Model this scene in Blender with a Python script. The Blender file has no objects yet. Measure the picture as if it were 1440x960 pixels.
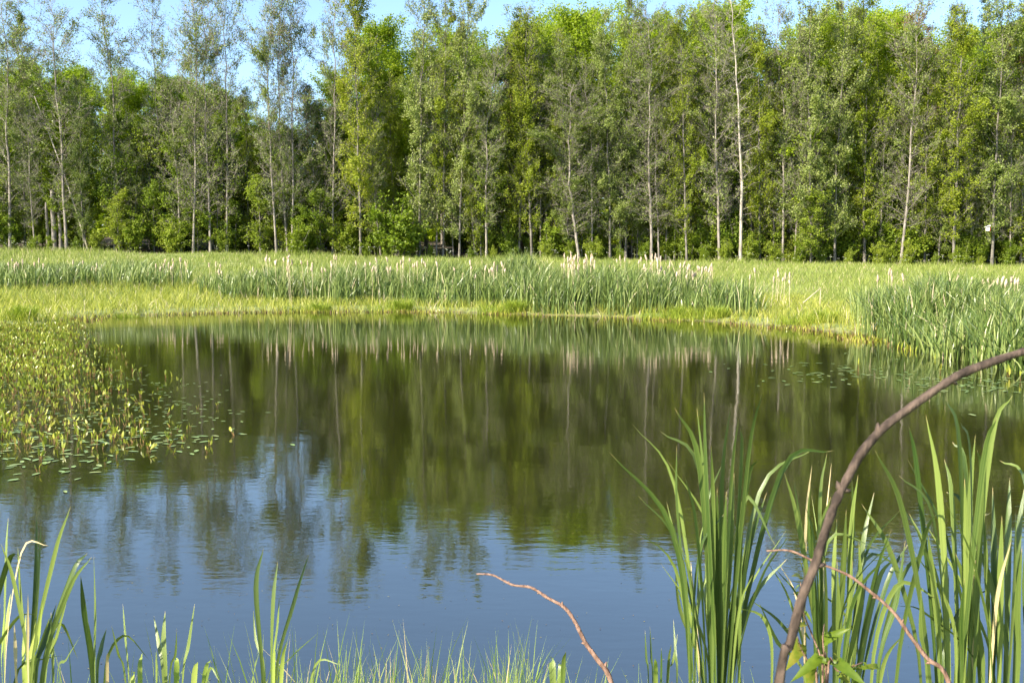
import bpy, math, random
import numpy as np
from mathutils import Vector, Matrix, Quaternion

random.seed(7)
RNG = np.random.default_rng(7)
sc = bpy.context.scene
COL = sc.collection

# ------------------------------------------------------------------ camera
F = 1400.0                       # focal length in photo pixels (1440 wide)
CAMZ = 2.03
TILT = math.atan(117 / 1400.0)
cd = bpy.data.cameras.new('camera')
cd.sensor_width = 36.0
cd.lens = 35.0
cd.clip_start = 0.05
cd.clip_end = 3000
cd.dof.use_dof = True
cd.dof.focus_distance = 9.0
cd.dof.aperture_fstop = 13.0
cam = bpy.data.objects.new('camera', cd)
COL.objects.link(cam)
cam.location = (0, 0, CAMZ)
cam.rotation_euler = (math.pi / 2 - TILT, 0, 0)
sc.camera = cam

# ------------------------------------------------------------------ light
SUN_EL = math.radians(36)
SUN_AZ = math.radians(180 + 51)   # clockwise from +Y: behind the camera, to the left
sun_dir = Vector((math.sin(SUN_AZ) * math.cos(SUN_EL), math.cos(SUN_AZ) * math.cos(SUN_EL), math.sin(SUN_EL)))
w = bpy.data.worlds.new('World')
sc.world = w
w.use_nodes = True
nt = w.node_tree
bg = nt.nodes['Background']
sky = nt.nodes.new('ShaderNodeTexSky')
sky.sky_type = 'NISHITA'
sky.sun_disc = False
sky.sun_elevation = SUN_EL
sky.sun_rotation = SUN_AZ
sky.air_density = 1.0
sky.dust_density = 0.7
sky.ozone_density = 3.6
nt.links.new(sky.outputs[0], bg.inputs[0])
bg.inputs[1].default_value = 0.115
sl = bpy.data.lights.new('sun', 'SUN')
sl.energy = 5.0
sl.angle = math.radians(0.55)
sl.color = (1.0, 0.91, 0.74)
so = bpy.data.objects.new('sun', sl)
COL.objects.link(so)
so.rotation_euler = sun_dir.to_track_quat('Z', 'Y').to_euler()
so.location = (0, 0, 60)
vs = sc.view_settings
vs.view_transform = 'Standard'
vs.look = 'None'
vs.gamma = 1.0
vs.exposure = 1.5
vs.use_curve_mapping = False
cy = sc.cycles
cy.max_bounces = 4
cy.use_light_tree = False
cy.diffuse_bounces = 2
cy.glossy_bounces = 2
cy.transmission_bounces = 2
cy.use_adaptive_sampling = True
cy.adaptive_threshold = 0.02
cy.caustics_reflective = False
cy.caustics_refractive = False


# ------------------------------------------------------------------ helpers
FWD = np.array([0, math.cos(TILT), -math.sin(TILT)])
UP = np.array([0, math.sin(TILT), math.cos(TILT)])
RIGHT = np.array([1.0, 0, 0])


def ray(px, py):
    return FWD * F + RIGHT * (px - 720) - UP * (py - 480)


def at(px, py, Y):
    d = ray(px, py)
    return np.array([0, 0, CAMZ]) + d * (Y / d[1])


def on_water(px, py, z=0.0):
    d = ray(px, py)
    return np.array([0, 0, CAMZ]) + d * ((z - CAMZ) / d[2])


def project(P):
    """world points (N,3) -> photo pixels"""
    q = np.asarray(P, float) - np.array([0, 0, CAMZ])
    zf = q @ FWD
    return 720 + F * (q @ RIGHT) / zf, 480 - F * (q @ UP) / zf


def mesh_np(name, verts, tris=None, quads=None, mats=(), smooth=False, mat_idx=None):
    verts = np.asarray(verts, np.float32).reshape(-1, 3)
    tris = np.zeros((0, 3), np.int32) if tris is None or len(tris) == 0 else np.asarray(tris, np.int32).reshape(-1, 3)
    quads = np.zeros((0, 4), np.int32) if quads is None or len(quads) == 0 else np.asarray(quads, np.int32).reshape(-1, 4)
    me = bpy.data.meshes.new(name)
    me.vertices.add(len(verts))
    me.vertices.foreach_set('co', verts.ravel())
    loops = np.concatenate([quads.ravel(), tris.ravel()])
    me.loops.add(len(loops))
    me.loops.foreach_set('vertex_index', loops)
    n = len(quads) + len(tris)
    me.polygons.add(n)
    tot = np.concatenate([np.full(len(quads), 4, np.int32), np.full(len(tris), 3, np.int32)])
    st = np.concatenate([[0], np.cumsum(tot)[:-1]]).astype(np.int32)
    me.polygons.foreach_set('loop_start', st)
    me.polygons.foreach_set('loop_total', tot)
    if mat_idx is not None:
        me.polygons.foreach_set('material_index', np.asarray(mat_idx, np.int32))
    me.polygons.foreach_set('use_smooth', np.full(n, smooth, bool))
    for m in mats:
        me.materials.append(m)
    me.update(calc_edges=True)
    me.validate()
    return me


def link(name, me, parent=None):
    o = bpy.data.objects.new(name, me)
    COL.objects.link(o)
    if parent is not None:
        o.parent = parent
    return o


def tag(o, label=None, cat=None, group=None, kind=None):
    if label:
        o['label'] = label
    if cat:
        o['category'] = cat
    if group:
        o['group'] = group
    if kind:
        o['kind'] = kind
    return o


def thing(name, label, cat, loc=(0, 0, 0), group=None):
    o = bpy.data.objects.new(name, None)
    COL.objects.link(o)
    o.empty_display_size = 0.2
    o.location = [float(v) for v in loc]
    return tag(o, label, cat, group)


class Tubes:
    """collects tapered tubes"""
    def __init__(self):
        self.v, self.q, self.t, self.n = [], [], [], 0

    def add(self, pts, radii, sides=5, cap=True):
        pts = np.asarray(pts, float)
        m = len(pts)
        tan = np.gradient(pts, axis=0)
        tan /= np.linalg.norm(tan, axis=1)[:, None] + 1e-9
        ref = np.array([0.31, 0.95, 0.05]) if abs(tan[0, 2]) > 0.5 else np.array([0.05, 0.1, 1.0])
        a = np.cross(tan, ref)
        a /= np.linalg.norm(a, axis=1)[:, None] + 1e-9
        b = np.cross(tan, a)
        th = np.arange(sides) / sides * 2 * math.pi
        r = np.asarray(radii, float).reshape(-1, 1, 1)
        ring = pts[:, None, :] + r * (np.cos(th)[None, :, None] * a[:, None, :] + np.sin(th)[None, :, None] * b[:, None, :])
        self.v.append(ring.reshape(-1, 3))
        i = np.arange(m - 1)[:, None] * sides
        j = np.arange(sides)[None, :]
        k = (j + 1) % sides
        self.q.append((np.stack([i + j, i + k, i + sides + k, i + sides + j], -1).reshape(-1, 4) + self.n))
        self.n += m * sides
        if cap:
            self.v.append(pts[-1:] + tan[-1:] * float(np.ravel(radii)[-1]) * 0.6)
            base = self.n - sides
            jj = np.arange(sides)
            self.t.append(np.stack([base + jj, base + (jj + 1) % sides, np.full(sides, self.n)], -1))
            self.n += 1

    def build(self, name, mats, smooth=True):
        return mesh_np(name, np.concatenate(self.v), np.concatenate(self.t) if self.t else None,
                       np.concatenate(self.q), mats, smooth)


def unit(a):
    return a / (np.linalg.norm(a, axis=-1, keepdims=True) + 1e-9)


def leaf_quads(pos, size, aspect=0.6, up_bias=0.5, rng=RNG, outward=None):
    """folded rhombic leaves: (verts, quads)"""
    n = len(pos)
    nrm = rng.normal(size=(n, 3))
    nrm[:, 2] += up_bias
    if outward is not None:
        nrm += outward
    nrm = unit(nrm)
    d = unit(np.cross(nrm, rng.normal(size=(n, 3))))
    s = np.cross(nrm, d)
    L = (size * rng.uniform(0.7, 1.25, n))[:, None]
    W = L * aspect
    v = np.empty((n, 4, 3))
    v[:, 0] = pos - d * L * 0.5
    v[:, 1] = pos + s * W * 0.5 + nrm * W * 0.18
    v[:, 2] = pos + d * L * 0.5
    v[:, 3] = pos - s * W * 0.5 + nrm * W * 0.18
    q = np.arange(n * 4).reshape(n, 4)
    return v.reshape(-1, 3), q


def blades(base, h, wd, lean, az=None, segs=3, rng=RNG, droop=0.0, facing=None):
    """grass-like blades; lean = horizontal tip offset as share of height"""
    n = len(base)
    h = np.broadcast_to(np.asarray(h, float), (n,))
    wd = np.broadcast_to(np.asarray(wd, float), (n,))
    lean = np.broadcast_to(np.asarray(lean, float), (n,))
    if az is None:
        az = rng.uniform(0, 2 * math.pi, n)
    dirv = np.stack([np.cos(az), np.sin(az), np.zeros(n)], -1)
    fa = rng.uniform(0, 2 * math.pi, n) if facing is None else facing
    side = np.stack([np.cos(fa), np.sin(fa), np.zeros(n)], -1)
    lv = np.arange(segs + 1) / segs
    V = []
    for k, t in enumerate(lv):
        c = base + dirv * (lean * h)[:, None] * t ** 2
        c = c + np.array([0, 0, 1.0]) * (h * (t - droop * t ** 3))[:, None]
        prof = (0.75 + 0.5 * t) if t < 0.5 else 2.0 * (1 - t) ** 0.75
        prof = min(prof, 1.0)
        if k < segs:
            V += [c - side * (wd * prof * 0.5)[:, None], c + side * (wd * prof * 0.5)[:, None]]
        else:
            V.append(c)
    per = 2 * segs + 1
    v = np.stack(V, 1).reshape(-1, 3)
    off = (np.arange(n) * per)[:, None]
    Q = [off + np.array([[2 * k, 2 * k + 1, 2 * k + 3, 2 * k + 2]]) for k in range(segs - 1)]
    q = np.concatenate(Q) if Q else None
    t = off + np.array([[2 * segs - 2, 2 * segs - 1, 2 * segs]])
    return v, q, t


class Soup:
    def __init__(self):
        self.v, self.q, self.t, self.n = [], [], [], 0
        self.mq, self.mt = [], []

    def add(self, v, q=None, t=None, mi=0):
        self.v.append(v)
        if q is not None and len(q):
            self.q.append(q + self.n)
            self.mq.append(np.full(len(q), mi))
        if t is not None and len(t):
            self.t.append(t + self.n)
            self.mt.append(np.full(len(t), mi))
        self.n += len(v)

    def build(self, name, mats, smooth=False):
        mi = np.concatenate(self.mq + self.mt)
        return mesh_np(name, np.concatenate(self.v), np.concatenate(self.t) if self.t else None,
                       np.concatenate(self.q) if self.q else None, mats, smooth, mi)


# ------------------------------------------------------------------ materials
def new_mat(name):
    m = bpy.data.materials.new(name)
    m.use_nodes = True
    t = m.node_tree
    return m, t, t.nodes['Principled BSDF'], t.nodes['Material Output']


def foliage(name, cols, trans=0.35, rough=0.5, spec=0.25, patch=0.35, patch_scale=0.6, objvar=0.25):
    """leaf colours picked per leaf, drifting slowly in space and from plant to plant"""
    m, t, p, out = new_mat(name)
    N, Lk = t.nodes, t.links
    geo = N.new('ShaderNodeNewGeometry')
    oi = N.new('ShaderNodeObjectInfo')
    noi = N.new('ShaderNodeTexNoise')
    noi.inputs['Scale'].default_value = patch_scale
    noi.inputs['Detail'].default_value = 2
    Lk.new(geo.outputs['Position'], noi.inputs['Vector'])
    a = N.new('ShaderNodeMath'); a.operation = 'MULTIPLY_ADD'
    a.inputs[1].default_value = 1 - patch - objvar
    a.inputs[2].default_value = 0.0
    Lk.new(geo.outputs['Random Per Island'], a.inputs[0])
    b = N.new('ShaderNodeMath'); b.operation = 'MULTIPLY_ADD'
    b.inputs[1].default_value = patch
    Lk.new(noi.outputs['Fac'], b.inputs[0]); Lk.new(a.outputs[0], b.inputs[2])
    c = N.new('ShaderNodeMath'); c.operation = 'MULTIPLY_ADD'
    c.inputs[1].default_value = objvar
    Lk.new(oi.outputs['Random'], c.inputs[0]); Lk.new(b.outputs[0], c.inputs[2])
    r = N.new('ShaderNodeValToRGB')
    e = r.color_ramp.elements
    while len(e) > 1:
        e.remove(e[-1])
    for i, (pos, col) in enumerate(cols):
        x = e[0] if i == 0 else e.new(pos)
        x.position = pos
        x.color = (*col, 1)
    Lk.new(c.outputs[0], r.inputs[0])
    Lk.new(r.outputs[0], p.inputs['Base Color'])
    p.inputs['Roughness'].default_value = rough
    p.inputs['Specular IOR Level'].default_value = spec
    if trans > 0:
        tr = N.new('ShaderNodeBsdfTranslucent')
        mixc = N.new('ShaderNodeMix'); mixc.data_type = 'RGBA'; mixc.blend_type = 'MULTIPLY'
        mixc.inputs[0].default_value = 1.0
        Lk.new(r.outputs[0], mixc.inputs[6])
        mixc.inputs[7].default_value = (1.15, 1.25, 0.6, 1)
        Lk.new(mixc.outputs[2], tr.inputs[0])
        ms = N.new('ShaderNodeMixShader')
        ms.inputs[0].default_value = trans
        Lk.new(p.outputs[0], ms.inputs[1]); Lk.new(tr.outputs[0], ms.inputs[2])
        Lk.new(ms.outputs[0], out.inputs[0])
    return m


def bark(name, c1, c2, scale=6.0, patch=None, stretch=0.25):
    m, t, p, out = new_mat(name)
    N, Lk = t.nodes, t.links
    tc = N.new('ShaderNodeTexCoord')
    mp = N.new('ShaderNodeMapping')
    mp.inputs['Scale'].default_value = (1, 1, stretch)
    Lk.new(tc.outputs['Object'], mp.inputs[0])
    n = N.new('ShaderNodeTexNoise')
    n.inputs['Scale'].default_value = scale
    n.inputs['Detail'].default_value = 5
    Lk.new(mp.outputs[0], n.inputs['Vector'])
    r = N.new('ShaderNodeValToRGB')
    r.color_ramp.elements[0].position = 0.36
    r.color_ramp.elements[0].color = (*c1, 1)
    r.color_ramp.elements[1].position = 0.62
    r.color_ramp.elements[1].color = (*c2, 1)
    Lk.new(n.outputs['Fac'], r.inputs[0])
    src = r.outputs[0]
    if patch:
        n2 = N.new('ShaderNodeTexNoise')
        n2.inputs['Scale'].default_value = 1.1
        n2.inputs['Detail'].default_value = 3
        Lk.new(tc.outputs['Object'], n2.inputs['Vector'])
        r2 = N.new('ShaderNodeValToRGB')
        r2.color_ramp.elements[0].position = 0.45
        r2.color_ramp.elements[1].position = 0.6
        Lk.new(n2.outputs['Fac'], r2.inputs[0])
        mx = N.new('ShaderNodeMix'); mx.data_type = 'RGBA'
        Lk.new(r2.outputs[0], mx.inputs[0])
        Lk.new(src, mx.inputs[6])
        mx.inputs[7].default_value = (*patch, 1)
        src = mx.outputs[2]
    Lk.new(src, p.inputs['Base Color'])
    p.inputs['Roughness'].default_value = 0.85
    p.inputs['Specular IOR Level'].default_value = 0.2
    bp = N.new('ShaderNodeBump')
    bp.inputs['Strength'].default_value = 0.5
    bp.inputs['Distance'].default_value = 0.02
    Lk.new(n.outputs['Fac'], bp.inputs['Height'])
    Lk.new(bp.outputs[0], p.inputs['Normal'])
    return m


M = {}
M['alder_leaf'] = foliage('alder_leaf', [(0.1, (0.088, 0.13, 0.018)), (0.5, (0.18, 0.235, 0.040)), (0.9, (0.32, 0.35, 0.11))], 0.3, rough=0.42, spec=0.4, patch=0.3, objvar=0.3)
M['alder_leaf_bright'] = foliage('alder_leaf_bright', [(0.1, (0.11, 0.165, 0.008)), (0.5, (0.235, 0.285, 0.016)), (0.9, (0.37, 0.385, 0.05))], 0.38, patch=0.3, objvar=0.3)
M['back_leaf'] = foliage('back_leaf', [(0.1, (0.125, 0.205, 0.008)), (0.5, (0.26, 0.35, 0.014)), (0.9, (0.39, 0.45, 0.03))], 0.42, patch=0.3, objvar=0.3)
M['shrub_leaf'] = foliage('shrub_leaf', [(0.1, (0.08, 0.135, 0.010)), (0.5, (0.175, 0.235, 0.016)), (0.9, (0.30, 0.335, 0.040))], 0.35, patch=0.25, objvar=0.4)
M['spruce_leaf'] = foliage('spruce_leaf', [(0.1, (0.022, 0.050, 0.018)), (0.9, (0.060, 0.100, 0.038))], 0.1)
M['pine_leaf'] = foliage('pine_leaf', [(0.1, (0.030, 0.062, 0.028)), (0.9, (0.080, 0.120, 0.050))], 0.1)
M['rust_leaf'] = foliage('rust_leaf', [(0.1, (0.12, 0.075, 0.030)), (0.9, (0.25, 0.150, 0.055))], 0.2)
M['bark'] = bark('bark', (0.06, 0.053, 0.043), (0.21, 0.19, 0.16), 7.0, patch=(0.19, 0.17, 0.145))
M['bark_twiggy'] = bark('bark_twiggy', (0.10, 0.085, 0.07), (0.28, 0.25, 0.215), 7.0, patch=(0.27, 0.235, 0.205))
M['bark_dark'] = bark('bark_dark', (0.05, 0.043, 0.036), (0.17, 0.15, 0.125), 6.0, patch=(0.2, 0.18, 0.15))
M['bark_pale'] = bark('bark_pale', (0.22, 0.19, 0.155), (0.46, 0.41, 0.35), 5.0)
M['bark_pine'] = bark('bark_pine', (0.20, 0.085, 0.04), (0.38, 0.19, 0.10), 6.0)
M['twig_grey'] = bark('twig_grey', (0.15, 0.13, 0.115), (0.33, 0.30, 0.265), 9.0)
M['cattail_far'] = foliage('cattail_far', [(0.1, (0.045, 0.085, 0.016)), (0.5, (0.12, 0.175, 0.036)), (0.9, (0.28, 0.325, 0.10))], 0.18, rough=0.36, spec=0.45, patch=0.25, patch_scale=0.5, objvar=0.0)
M['cattail_leaf'] = foliage('cattail_leaf', [(0.0, (0.055, 0.130, 0.020)), (0.5, (0.105, 0.215, 0.035)), (1.0, (0.185, 0.300, 0.065))], 0.38, rough=0.36, spec=0.45, patch=0.35, patch_scale=3.0, objvar=0.65)


def strap_material(name, c0, c1, tip, trans):
    m, t, p, out = new_mat(name)
    N, Lk = t.nodes, t.links
    uv = N.new('ShaderNodeUVMap')
    oi = N.new('ShaderNodeObjectInfo')
    mp = N.new('ShaderNodeMapping')
    mp.inputs['Scale'].default_value = (9, 1.2, 1)
    Lk.new(uv.outputs[0], mp.inputs[0])
    add = N.new('ShaderNodeVectorMath'); add.operation = 'ADD'
    Lk.new(mp.outputs[0], add.inputs[0]); Lk.new(oi.outputs['Location'], add.inputs[1])
    n = N.new('ShaderNodeTexNoise'); n.noise_dimensions = '4D'
    n.inputs['Scale'].default_value = 1.6
    n.inputs['Detail'].default_value = 4
    w_ = N.new('ShaderNodeMath'); w_.operation = 'MULTIPLY'; w_.inputs[1].default_value = 37.0
    Lk.new(oi.outputs['Random'], w_.inputs[0])
    Lk.new(w_.outputs[0], n.inputs['W'])
    Lk.new(add.outputs[0], n.inputs['Vector'])
    f = N.new('ShaderNodeMath'); f.operation = 'MULTIPLY_ADD'; f.use_clamp = True
    f.inputs[1].default_value = 0.8
    Lk.new(oi.outputs['Random'], f.inputs[0])
    g = N.new('ShaderNodeMapRange')
    g.inputs['From Min'].default_value = 0.3; g.inputs['From Max'].default_value = 0.7
    g.inputs['To Min'].default_value = -0.2; g.inputs['To Max'].default_value = 0.4
    Lk.new(n.outputs['Fac'], g.inputs['Value']); Lk.new(g.outputs[0], f.inputs[2])
    mx = N.new('ShaderNodeMix'); mx.data_type = 'RGBA'
    Lk.new(f.outputs[0], mx.inputs[0])
    mx.inputs[6].default_value = (*c0, 1); mx.inputs[7].default_value = (*c1, 1)
    sx = N.new('ShaderNodeSeparateXYZ'); Lk.new(uv.outputs[0], sx.inputs[0])
    tr_ = N.new('ShaderNodeMath'); tr_.operation = 'MULTIPLY_ADD'; tr_.inputs[1].default_value = 0.16
    Lk.new(n.outputs['Fac'], tr_.inputs[0]); Lk.new(sx.outputs['Y'], tr_.inputs[2])
    tip_r = N.new('ShaderNodeMapRange')
    tip_r.inputs['From Min'].default_value = 1.03; tip_r.inputs['From Max'].default_value = 1.08
    Lk.new(tr_.outputs[0], tip_r.inputs['Value'])
    m2 = N.new('ShaderNodeMix'); m2.data_type = 'RGBA'
    Lk.new(tip_r.outputs[0], m2.inputs[0]); Lk.new(mx.outputs[2], m2.inputs[6]); m2.inputs[7].default_value = (*tip, 1)
    Lk.new(m2.outputs[2], p.inputs['Base Color'])
    p.inputs['Roughness'].default_value = 0.38
    p.inputs['Specular IOR Level'].default_value = 0.5
    bp = N.new('ShaderNodeBump'); bp.inputs['Strength'].default_value = 0.35; bp.inputs['Distance'].default_value = 0.002
    Lk.new(n.outputs['Fac'], bp.inputs['Height']); Lk.new(bp.outputs[0], p.inputs['Normal'])
    tl = N.new('ShaderNodeBsdfTranslucent')
    m3 = N.new('ShaderNodeMix'); m3.data_type = 'RGBA'; m3.blend_type = 'MULTIPLY'; m3.inputs[0].default_value = 1
    Lk.new(m2.outputs[2], m3.inputs[6]); m3.inputs[7].default_value = (1.1, 1.2, 0.45, 1)
    Lk.new(m3.outputs[2], tl.inputs[0])
    ms = N.new('ShaderNodeMixShader'); ms.inputs[0].default_value = trans
    Lk.new(p.outputs[0], ms.inputs[1]); Lk.new(tl.outputs[0], ms.inputs[2]); Lk.new(ms.outputs[0], out.inputs[0])
    return m


M['cattail_leaf'] = strap_material('cattail_strap', (0.024, 0.058, 0.008), (0.205, 0.260, 0.062), (0.45, 0.33, 0.16), 0.2)  # random leaf tone, range widened to paint lit and shaded contrast into the colour
M['cattail_pale'] = foliage('cattail_pale', [(0.0, (0.24, 0.33, 0.05)), (1.0, (0.38, 0.42, 0.11))], 0.35, rough=0.45, patch=0.5, patch_scale=5, objvar=0.5)
M['dry_leaf'] = foliage('dry_leaf', [(0.0, (0.42, 0.30, 0.14)), (1.0, (0.62, 0.52, 0.30))], 0.2, rough=0.6, patch=0.6, patch_scale=9, objvar=0.4)
M['grass'] = foliage('grass', [(0.1, (0.12, 0.175, 0.028)), (0.5, (0.22, 0.27, 0.055)), (0.9, (0.36, 0.365, 0.12))], 0.3, patch=0.5, patch_scale=0.22, objvar=0.0)
M['sedge'] = foliage('sedge', [(0.1, (0.19, 0.225, 0.024)), (0.5, (0.34, 0.355, 0.050)), (0.9, (0.52, 0.48, 0.14))], 0.3, patch=0.5, patch_scale=0.3, objvar=0.0)
M['tussock'] = foliage('tussock', [(0.1, (0.15, 0.22, 0.016)), (0.9, (0.30, 0.36, 0.04))], 0.3, patch=0.3, objvar=0.0)
M['bank_grass'] = foliage('bank_grass', [(0.1, (0.15, 0.235, 0.04)), (0.6, (0.27, 0.35, 0.085)), (0.95, (0.44, 0.46, 0.20))], 0.35, patch=0.3, patch_scale=4, objvar=0.0)
M['pondweed'] = foliage('pondweed', [(0.05, (0.15, 0.20, 0.020)), (0.5, (0.28, 0.31, 0.030)), (0.8, (0.42, 0.38, 0.065)), (0.97, (0.42, 0.22, 0.045))], 0.3, rough=0.35, spec=0.5, patch=0.2, patch_scale=0.8, objvar=0.4)
M['pondweed_stem'] = foliage('pondweed_stem', [(0.1, (0.11, 0.05, 0.020)), (0.9, (0.22, 0.14, 0.035))], 0.0, objvar=0.4)
M['float_leaf'] = foliage('float_leaf', [(0.05, (0.12, 0.20, 0.045)), (0.6, (0.20, 0.28, 0.075)), (0.95, (0.33, 0.34, 0.12))], 0.0, rough=0.3, spec=0.5, patch=0.2, patch_scale=1, objvar=0.5)
M['shore_red'] = foliage('shore_red', [(0.1, (0.09, 0.052, 0.022)), (0.5, (0.17, 0.11, 0.035)), (0.9, (0.26, 0.25, 0.05))], 0.15, patch=0.3, objvar=0.0)
M['straw'] = foliage('straw', [(0.1, (0.40, 0.31, 0.18)), (0.9, (0.62, 0.53, 0.36))], 0.0, rough=0.7)
M['fluff'] = foliage('fluff', [(0.1, (0.42, 0.31, 0.21)), (0.9, (0.70, 0.56, 0.43))], 0.15, rough=0.95, spec=0.05, patch=0.2, objvar=0.5)
M['flower'] = foliage('flower', [(0.1, (0.6, 0.62, 0.5)), (0.9, (0.8, 0.8, 0.74))], 0.2)
M['young_leaf'] = foliage('young_leaf', [(0.1, (0.05, 0.095, 0.010)), (0.55, (0.12, 0.17, 0.016)), (0.85, (0.30, 0.24, 0.05)), (0.97, (0.26, 0.13, 0.05))], 0.4, rough=0.4, patch=0.55, patch_scale=60, objvar=0.45)
M['branch_brown'] = bark('branch_brown', (0.035, 0.025, 0.02), (0.12, 0.085, 0.066), 60.0, stretch=0.4)
M['twig_red'] = bark('twig_red', (0.11, 0.062, 0.043), (0.25, 0.155, 0.112), 80.0, stretch=0.4)
M['white_board'] = bark('white_board', (0.62, 0.60, 0.56), (0.78, 0.76, 0.72), 8.0)
M['red_board'] = bark('red_board', (0.22, 0.03, 0.02), (0.34, 0.05, 0.03), 8.0)


def water_material():
    m, t, p, out = new_mat('water')
    N, Lk = t.nodes, t.links
    p.inputs['Base Color'].default_value = (0.014, 0.015, 0.004, 1)
    p.inputs['Roughness'].default_value = 0.02
    p.inputs['IOR'].default_value = 2.8
    geo = N.new('ShaderNodeNewGeometry')

    def wave(scale, sx, sy, detail):
        mp = N.new('ShaderNodeMapping')
        mp.inputs['Scale'].default_value = (sx, sy, 1)
        mp.inputs['Rotation'].default_value = (0, 0, math.radians(12))
        Lk.new(geo.outputs['Position'], mp.inputs[0])
        n = N.new('ShaderNodeTexNoise')
        n.inputs['Scale'].default_value = scale
        n.inputs['Detail'].default_value = detail
        n.inputs['Roughness'].default_value = 0.5
        Lk.new(mp.outputs[0], n.inputs['Vector'])
        return n
    # light air moves over the pond in broad patches: ripples are stronger in some of them
    pt = wave(0.16, 0.7, 1.3, 2)
    pr = N.new('ShaderNodeMapRange')
    pr.inputs['From Min'].default_value = 0.35
    pr.inputs['From Max'].default_value = 0.65
    pr.inputs['To Min'].default_value = 0.55
    pr.inputs['To Max'].default_value = 1.25
    Lk.new(pt.outputs['Fac'], pr.inputs['Value'])
    a = wave(8.5, 0.6, 1.35, 3.0)
    b = wave(1.1, 0.6, 1.3, 1.5)
    mul = N.new('ShaderNodeMath'); mul.operation = 'MULTIPLY'
    Lk.new(a.outputs['Fac'], mul.inputs[0]); Lk.new(pr.outputs[0], mul.inputs[1])
    b1 = N.new('ShaderNodeBump')
    b1.inputs['Strength'].default_value = 1.0
    b1.inputs['Distance'].default_value = 0.0010
    Lk.new(mul.outputs[0], b1.inputs['Height'])
    b2 = N.new('ShaderNodeBump')
    b2.inputs['Strength'].default_value = 1.0
    b2.inputs['Distance'].default_value = 0.0022
    Lk.new(b.outputs['Fac'], b2.inputs['Height'])
    Lk.new(b1.outputs[0], b2.inputs['Normal'])
    Lk.new(b2.outputs[0], p.inputs['Normal'])
    return m


M['water'] = water_material()

# ------------------------------------------------------------------ terrain and pond
shore_px = [(60, 457), (110, 447), (250, 441), (420, 438), (600, 438), (740, 442), (900, 447), (1060, 456), (1200, 470), (1320, 490), (1400, 506)]
ctrl = [on_water(*p)[:2] for p in shore_px]
ctrl += [np.array(p) for p in [(11.6, 15.5), (11.9, 11), (10.6, 6.6), (7, 4.3), (3, 3.75), (0, 3.85), (-3, 3.7), (-8, 4.2), (-13, 7), (-16.5, 12), (-17.6, 19), (-17.0, 25.5), (-15.8, 29.3)]]
ctrl = np.array(ctrl)


def catmull(P, n=6):
    out = []
    m = len(P)
    for i in range(m):
        p0, p1, p2, p3 = P[i - 1], P[i], P[(i + 1) % m], P[(i + 2) % m]
        for k in range(n):
            t = k / n
            out.append(0.5 * ((2 * p1) + (-p0 + p2) * t + (2 * p0 - 5 * p1 + 4 * p2 - p3) * t * t + (-p0 + 3 * p1 - 3 * p2 + p3) * t ** 3))
    return np.array(out)


POND = catmull(ctrl)
# an uneven waterline
_ang = np.arange(len(POND))
POND = POND + np.stack([np.sin(_ang * 1.9) * 0.12, np.cos(_ang * 2.7) * 0.16], -1) * np.clip((POND[:, 1:2] - 6) / 10, 0, 1)


def pond_dist(xy):
    """signed distance to the waterline, positive on land"""
    xy = np.asarray(xy, float)
    A = POND
    B = np.roll(POND, -1, axis=0)
    best = np.full(len(xy), 1e9)
    inside = np.zeros(len(xy), bool)
    for a, b in zip(A, B):
        ab = b - a
        t = np.clip(((xy - a) @ ab) / (ab @ ab + 1e-12), 0, 1)
        d = np.hypot(*(xy - a - t[:, None] * ab).T)
        best = np.minimum(best, d)
        c = ((a[1] > xy[:, 1]) != (b[1] > xy[:, 1]))
        with np.errstate(divide='ignore', invalid='ignore'):
            xi = (b[0] - a[0]) * (xy[:, 1] - a[1]) / (b[1] - a[1]) + a[0]
        inside ^= c & (xy[:, 0] < xi)
    return np.where(inside, -best, best)


_gx0, _gy0, _gs = -42.0, -8.0, 0.2
_gnx, _gny = 421, 391
_gg = np.stack(np.meshgrid(_gx0 + np.arange(_gnx) * _gs, _gy0 + np.arange(_gny) * _gs), -1).reshape(-1, 2)
_GD = pond_dist(_gg).reshape(_gny, _gnx)


def pond_dist(xy):
    """the same distance, looked up in a grid; far away it only needs to be large"""
    xy = np.asarray(xy, float).reshape(-1, 2)
    fx = np.clip((xy[:, 0] - _gx0) / _gs, 0, _gnx - 1.001)
    fy = np.clip((xy[:, 1] - _gy0) / _gs, 0, _gny - 1.001)
    ix, iy = fx.astype(int), fy.astype(int)
    fx, fy = fx - ix, fy - iy
    return (_GD[iy, ix] * (1 - fx) + _GD[iy, ix + 1] * fx) * (1 - fy) + (_GD[iy + 1, ix] * (1 - fx) + _GD[iy + 1, ix + 1] * fx) * fy


def sstep(x):
    x = np.clip(x, 0, 1)
    return x * x * (3 - 2 * x)


def ground(xy):
    xy = np.asarray(xy, float).reshape(-1, 2)
    x, y = xy[:, 0], xy[:, 1]
    d = pond_dist(xy)
    gx = 1.97 - 0.0165 * np.clip(x, -60, 60)
    land = 0.10 * sstep(d / 0.7) + 0.36 * np.clip(d / 11, 0, 1)
    land = land + (gx - 0.46) * np.clip((y - 41) / 26, 0, 1) + np.clip(y - 67, 0, 60) * 0.05
    near = np.clip((9 - y) / 3, 0, 1)
    land = land + near * 0.24 * sstep(d / 1.6)
    land = land + 0.05 * np.sin(x * 0.9 + 1.3 * np.sin(y * 0.5)) * np.clip(d / 4, 0, 1) * np.clip((y - 20) / 15, 0, 1)
    bed = -0.75 * sstep(-d / 3.0) - 0.12 * sstep(-d / 0.4)
    return np.where(d > 0, land, bed)


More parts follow.
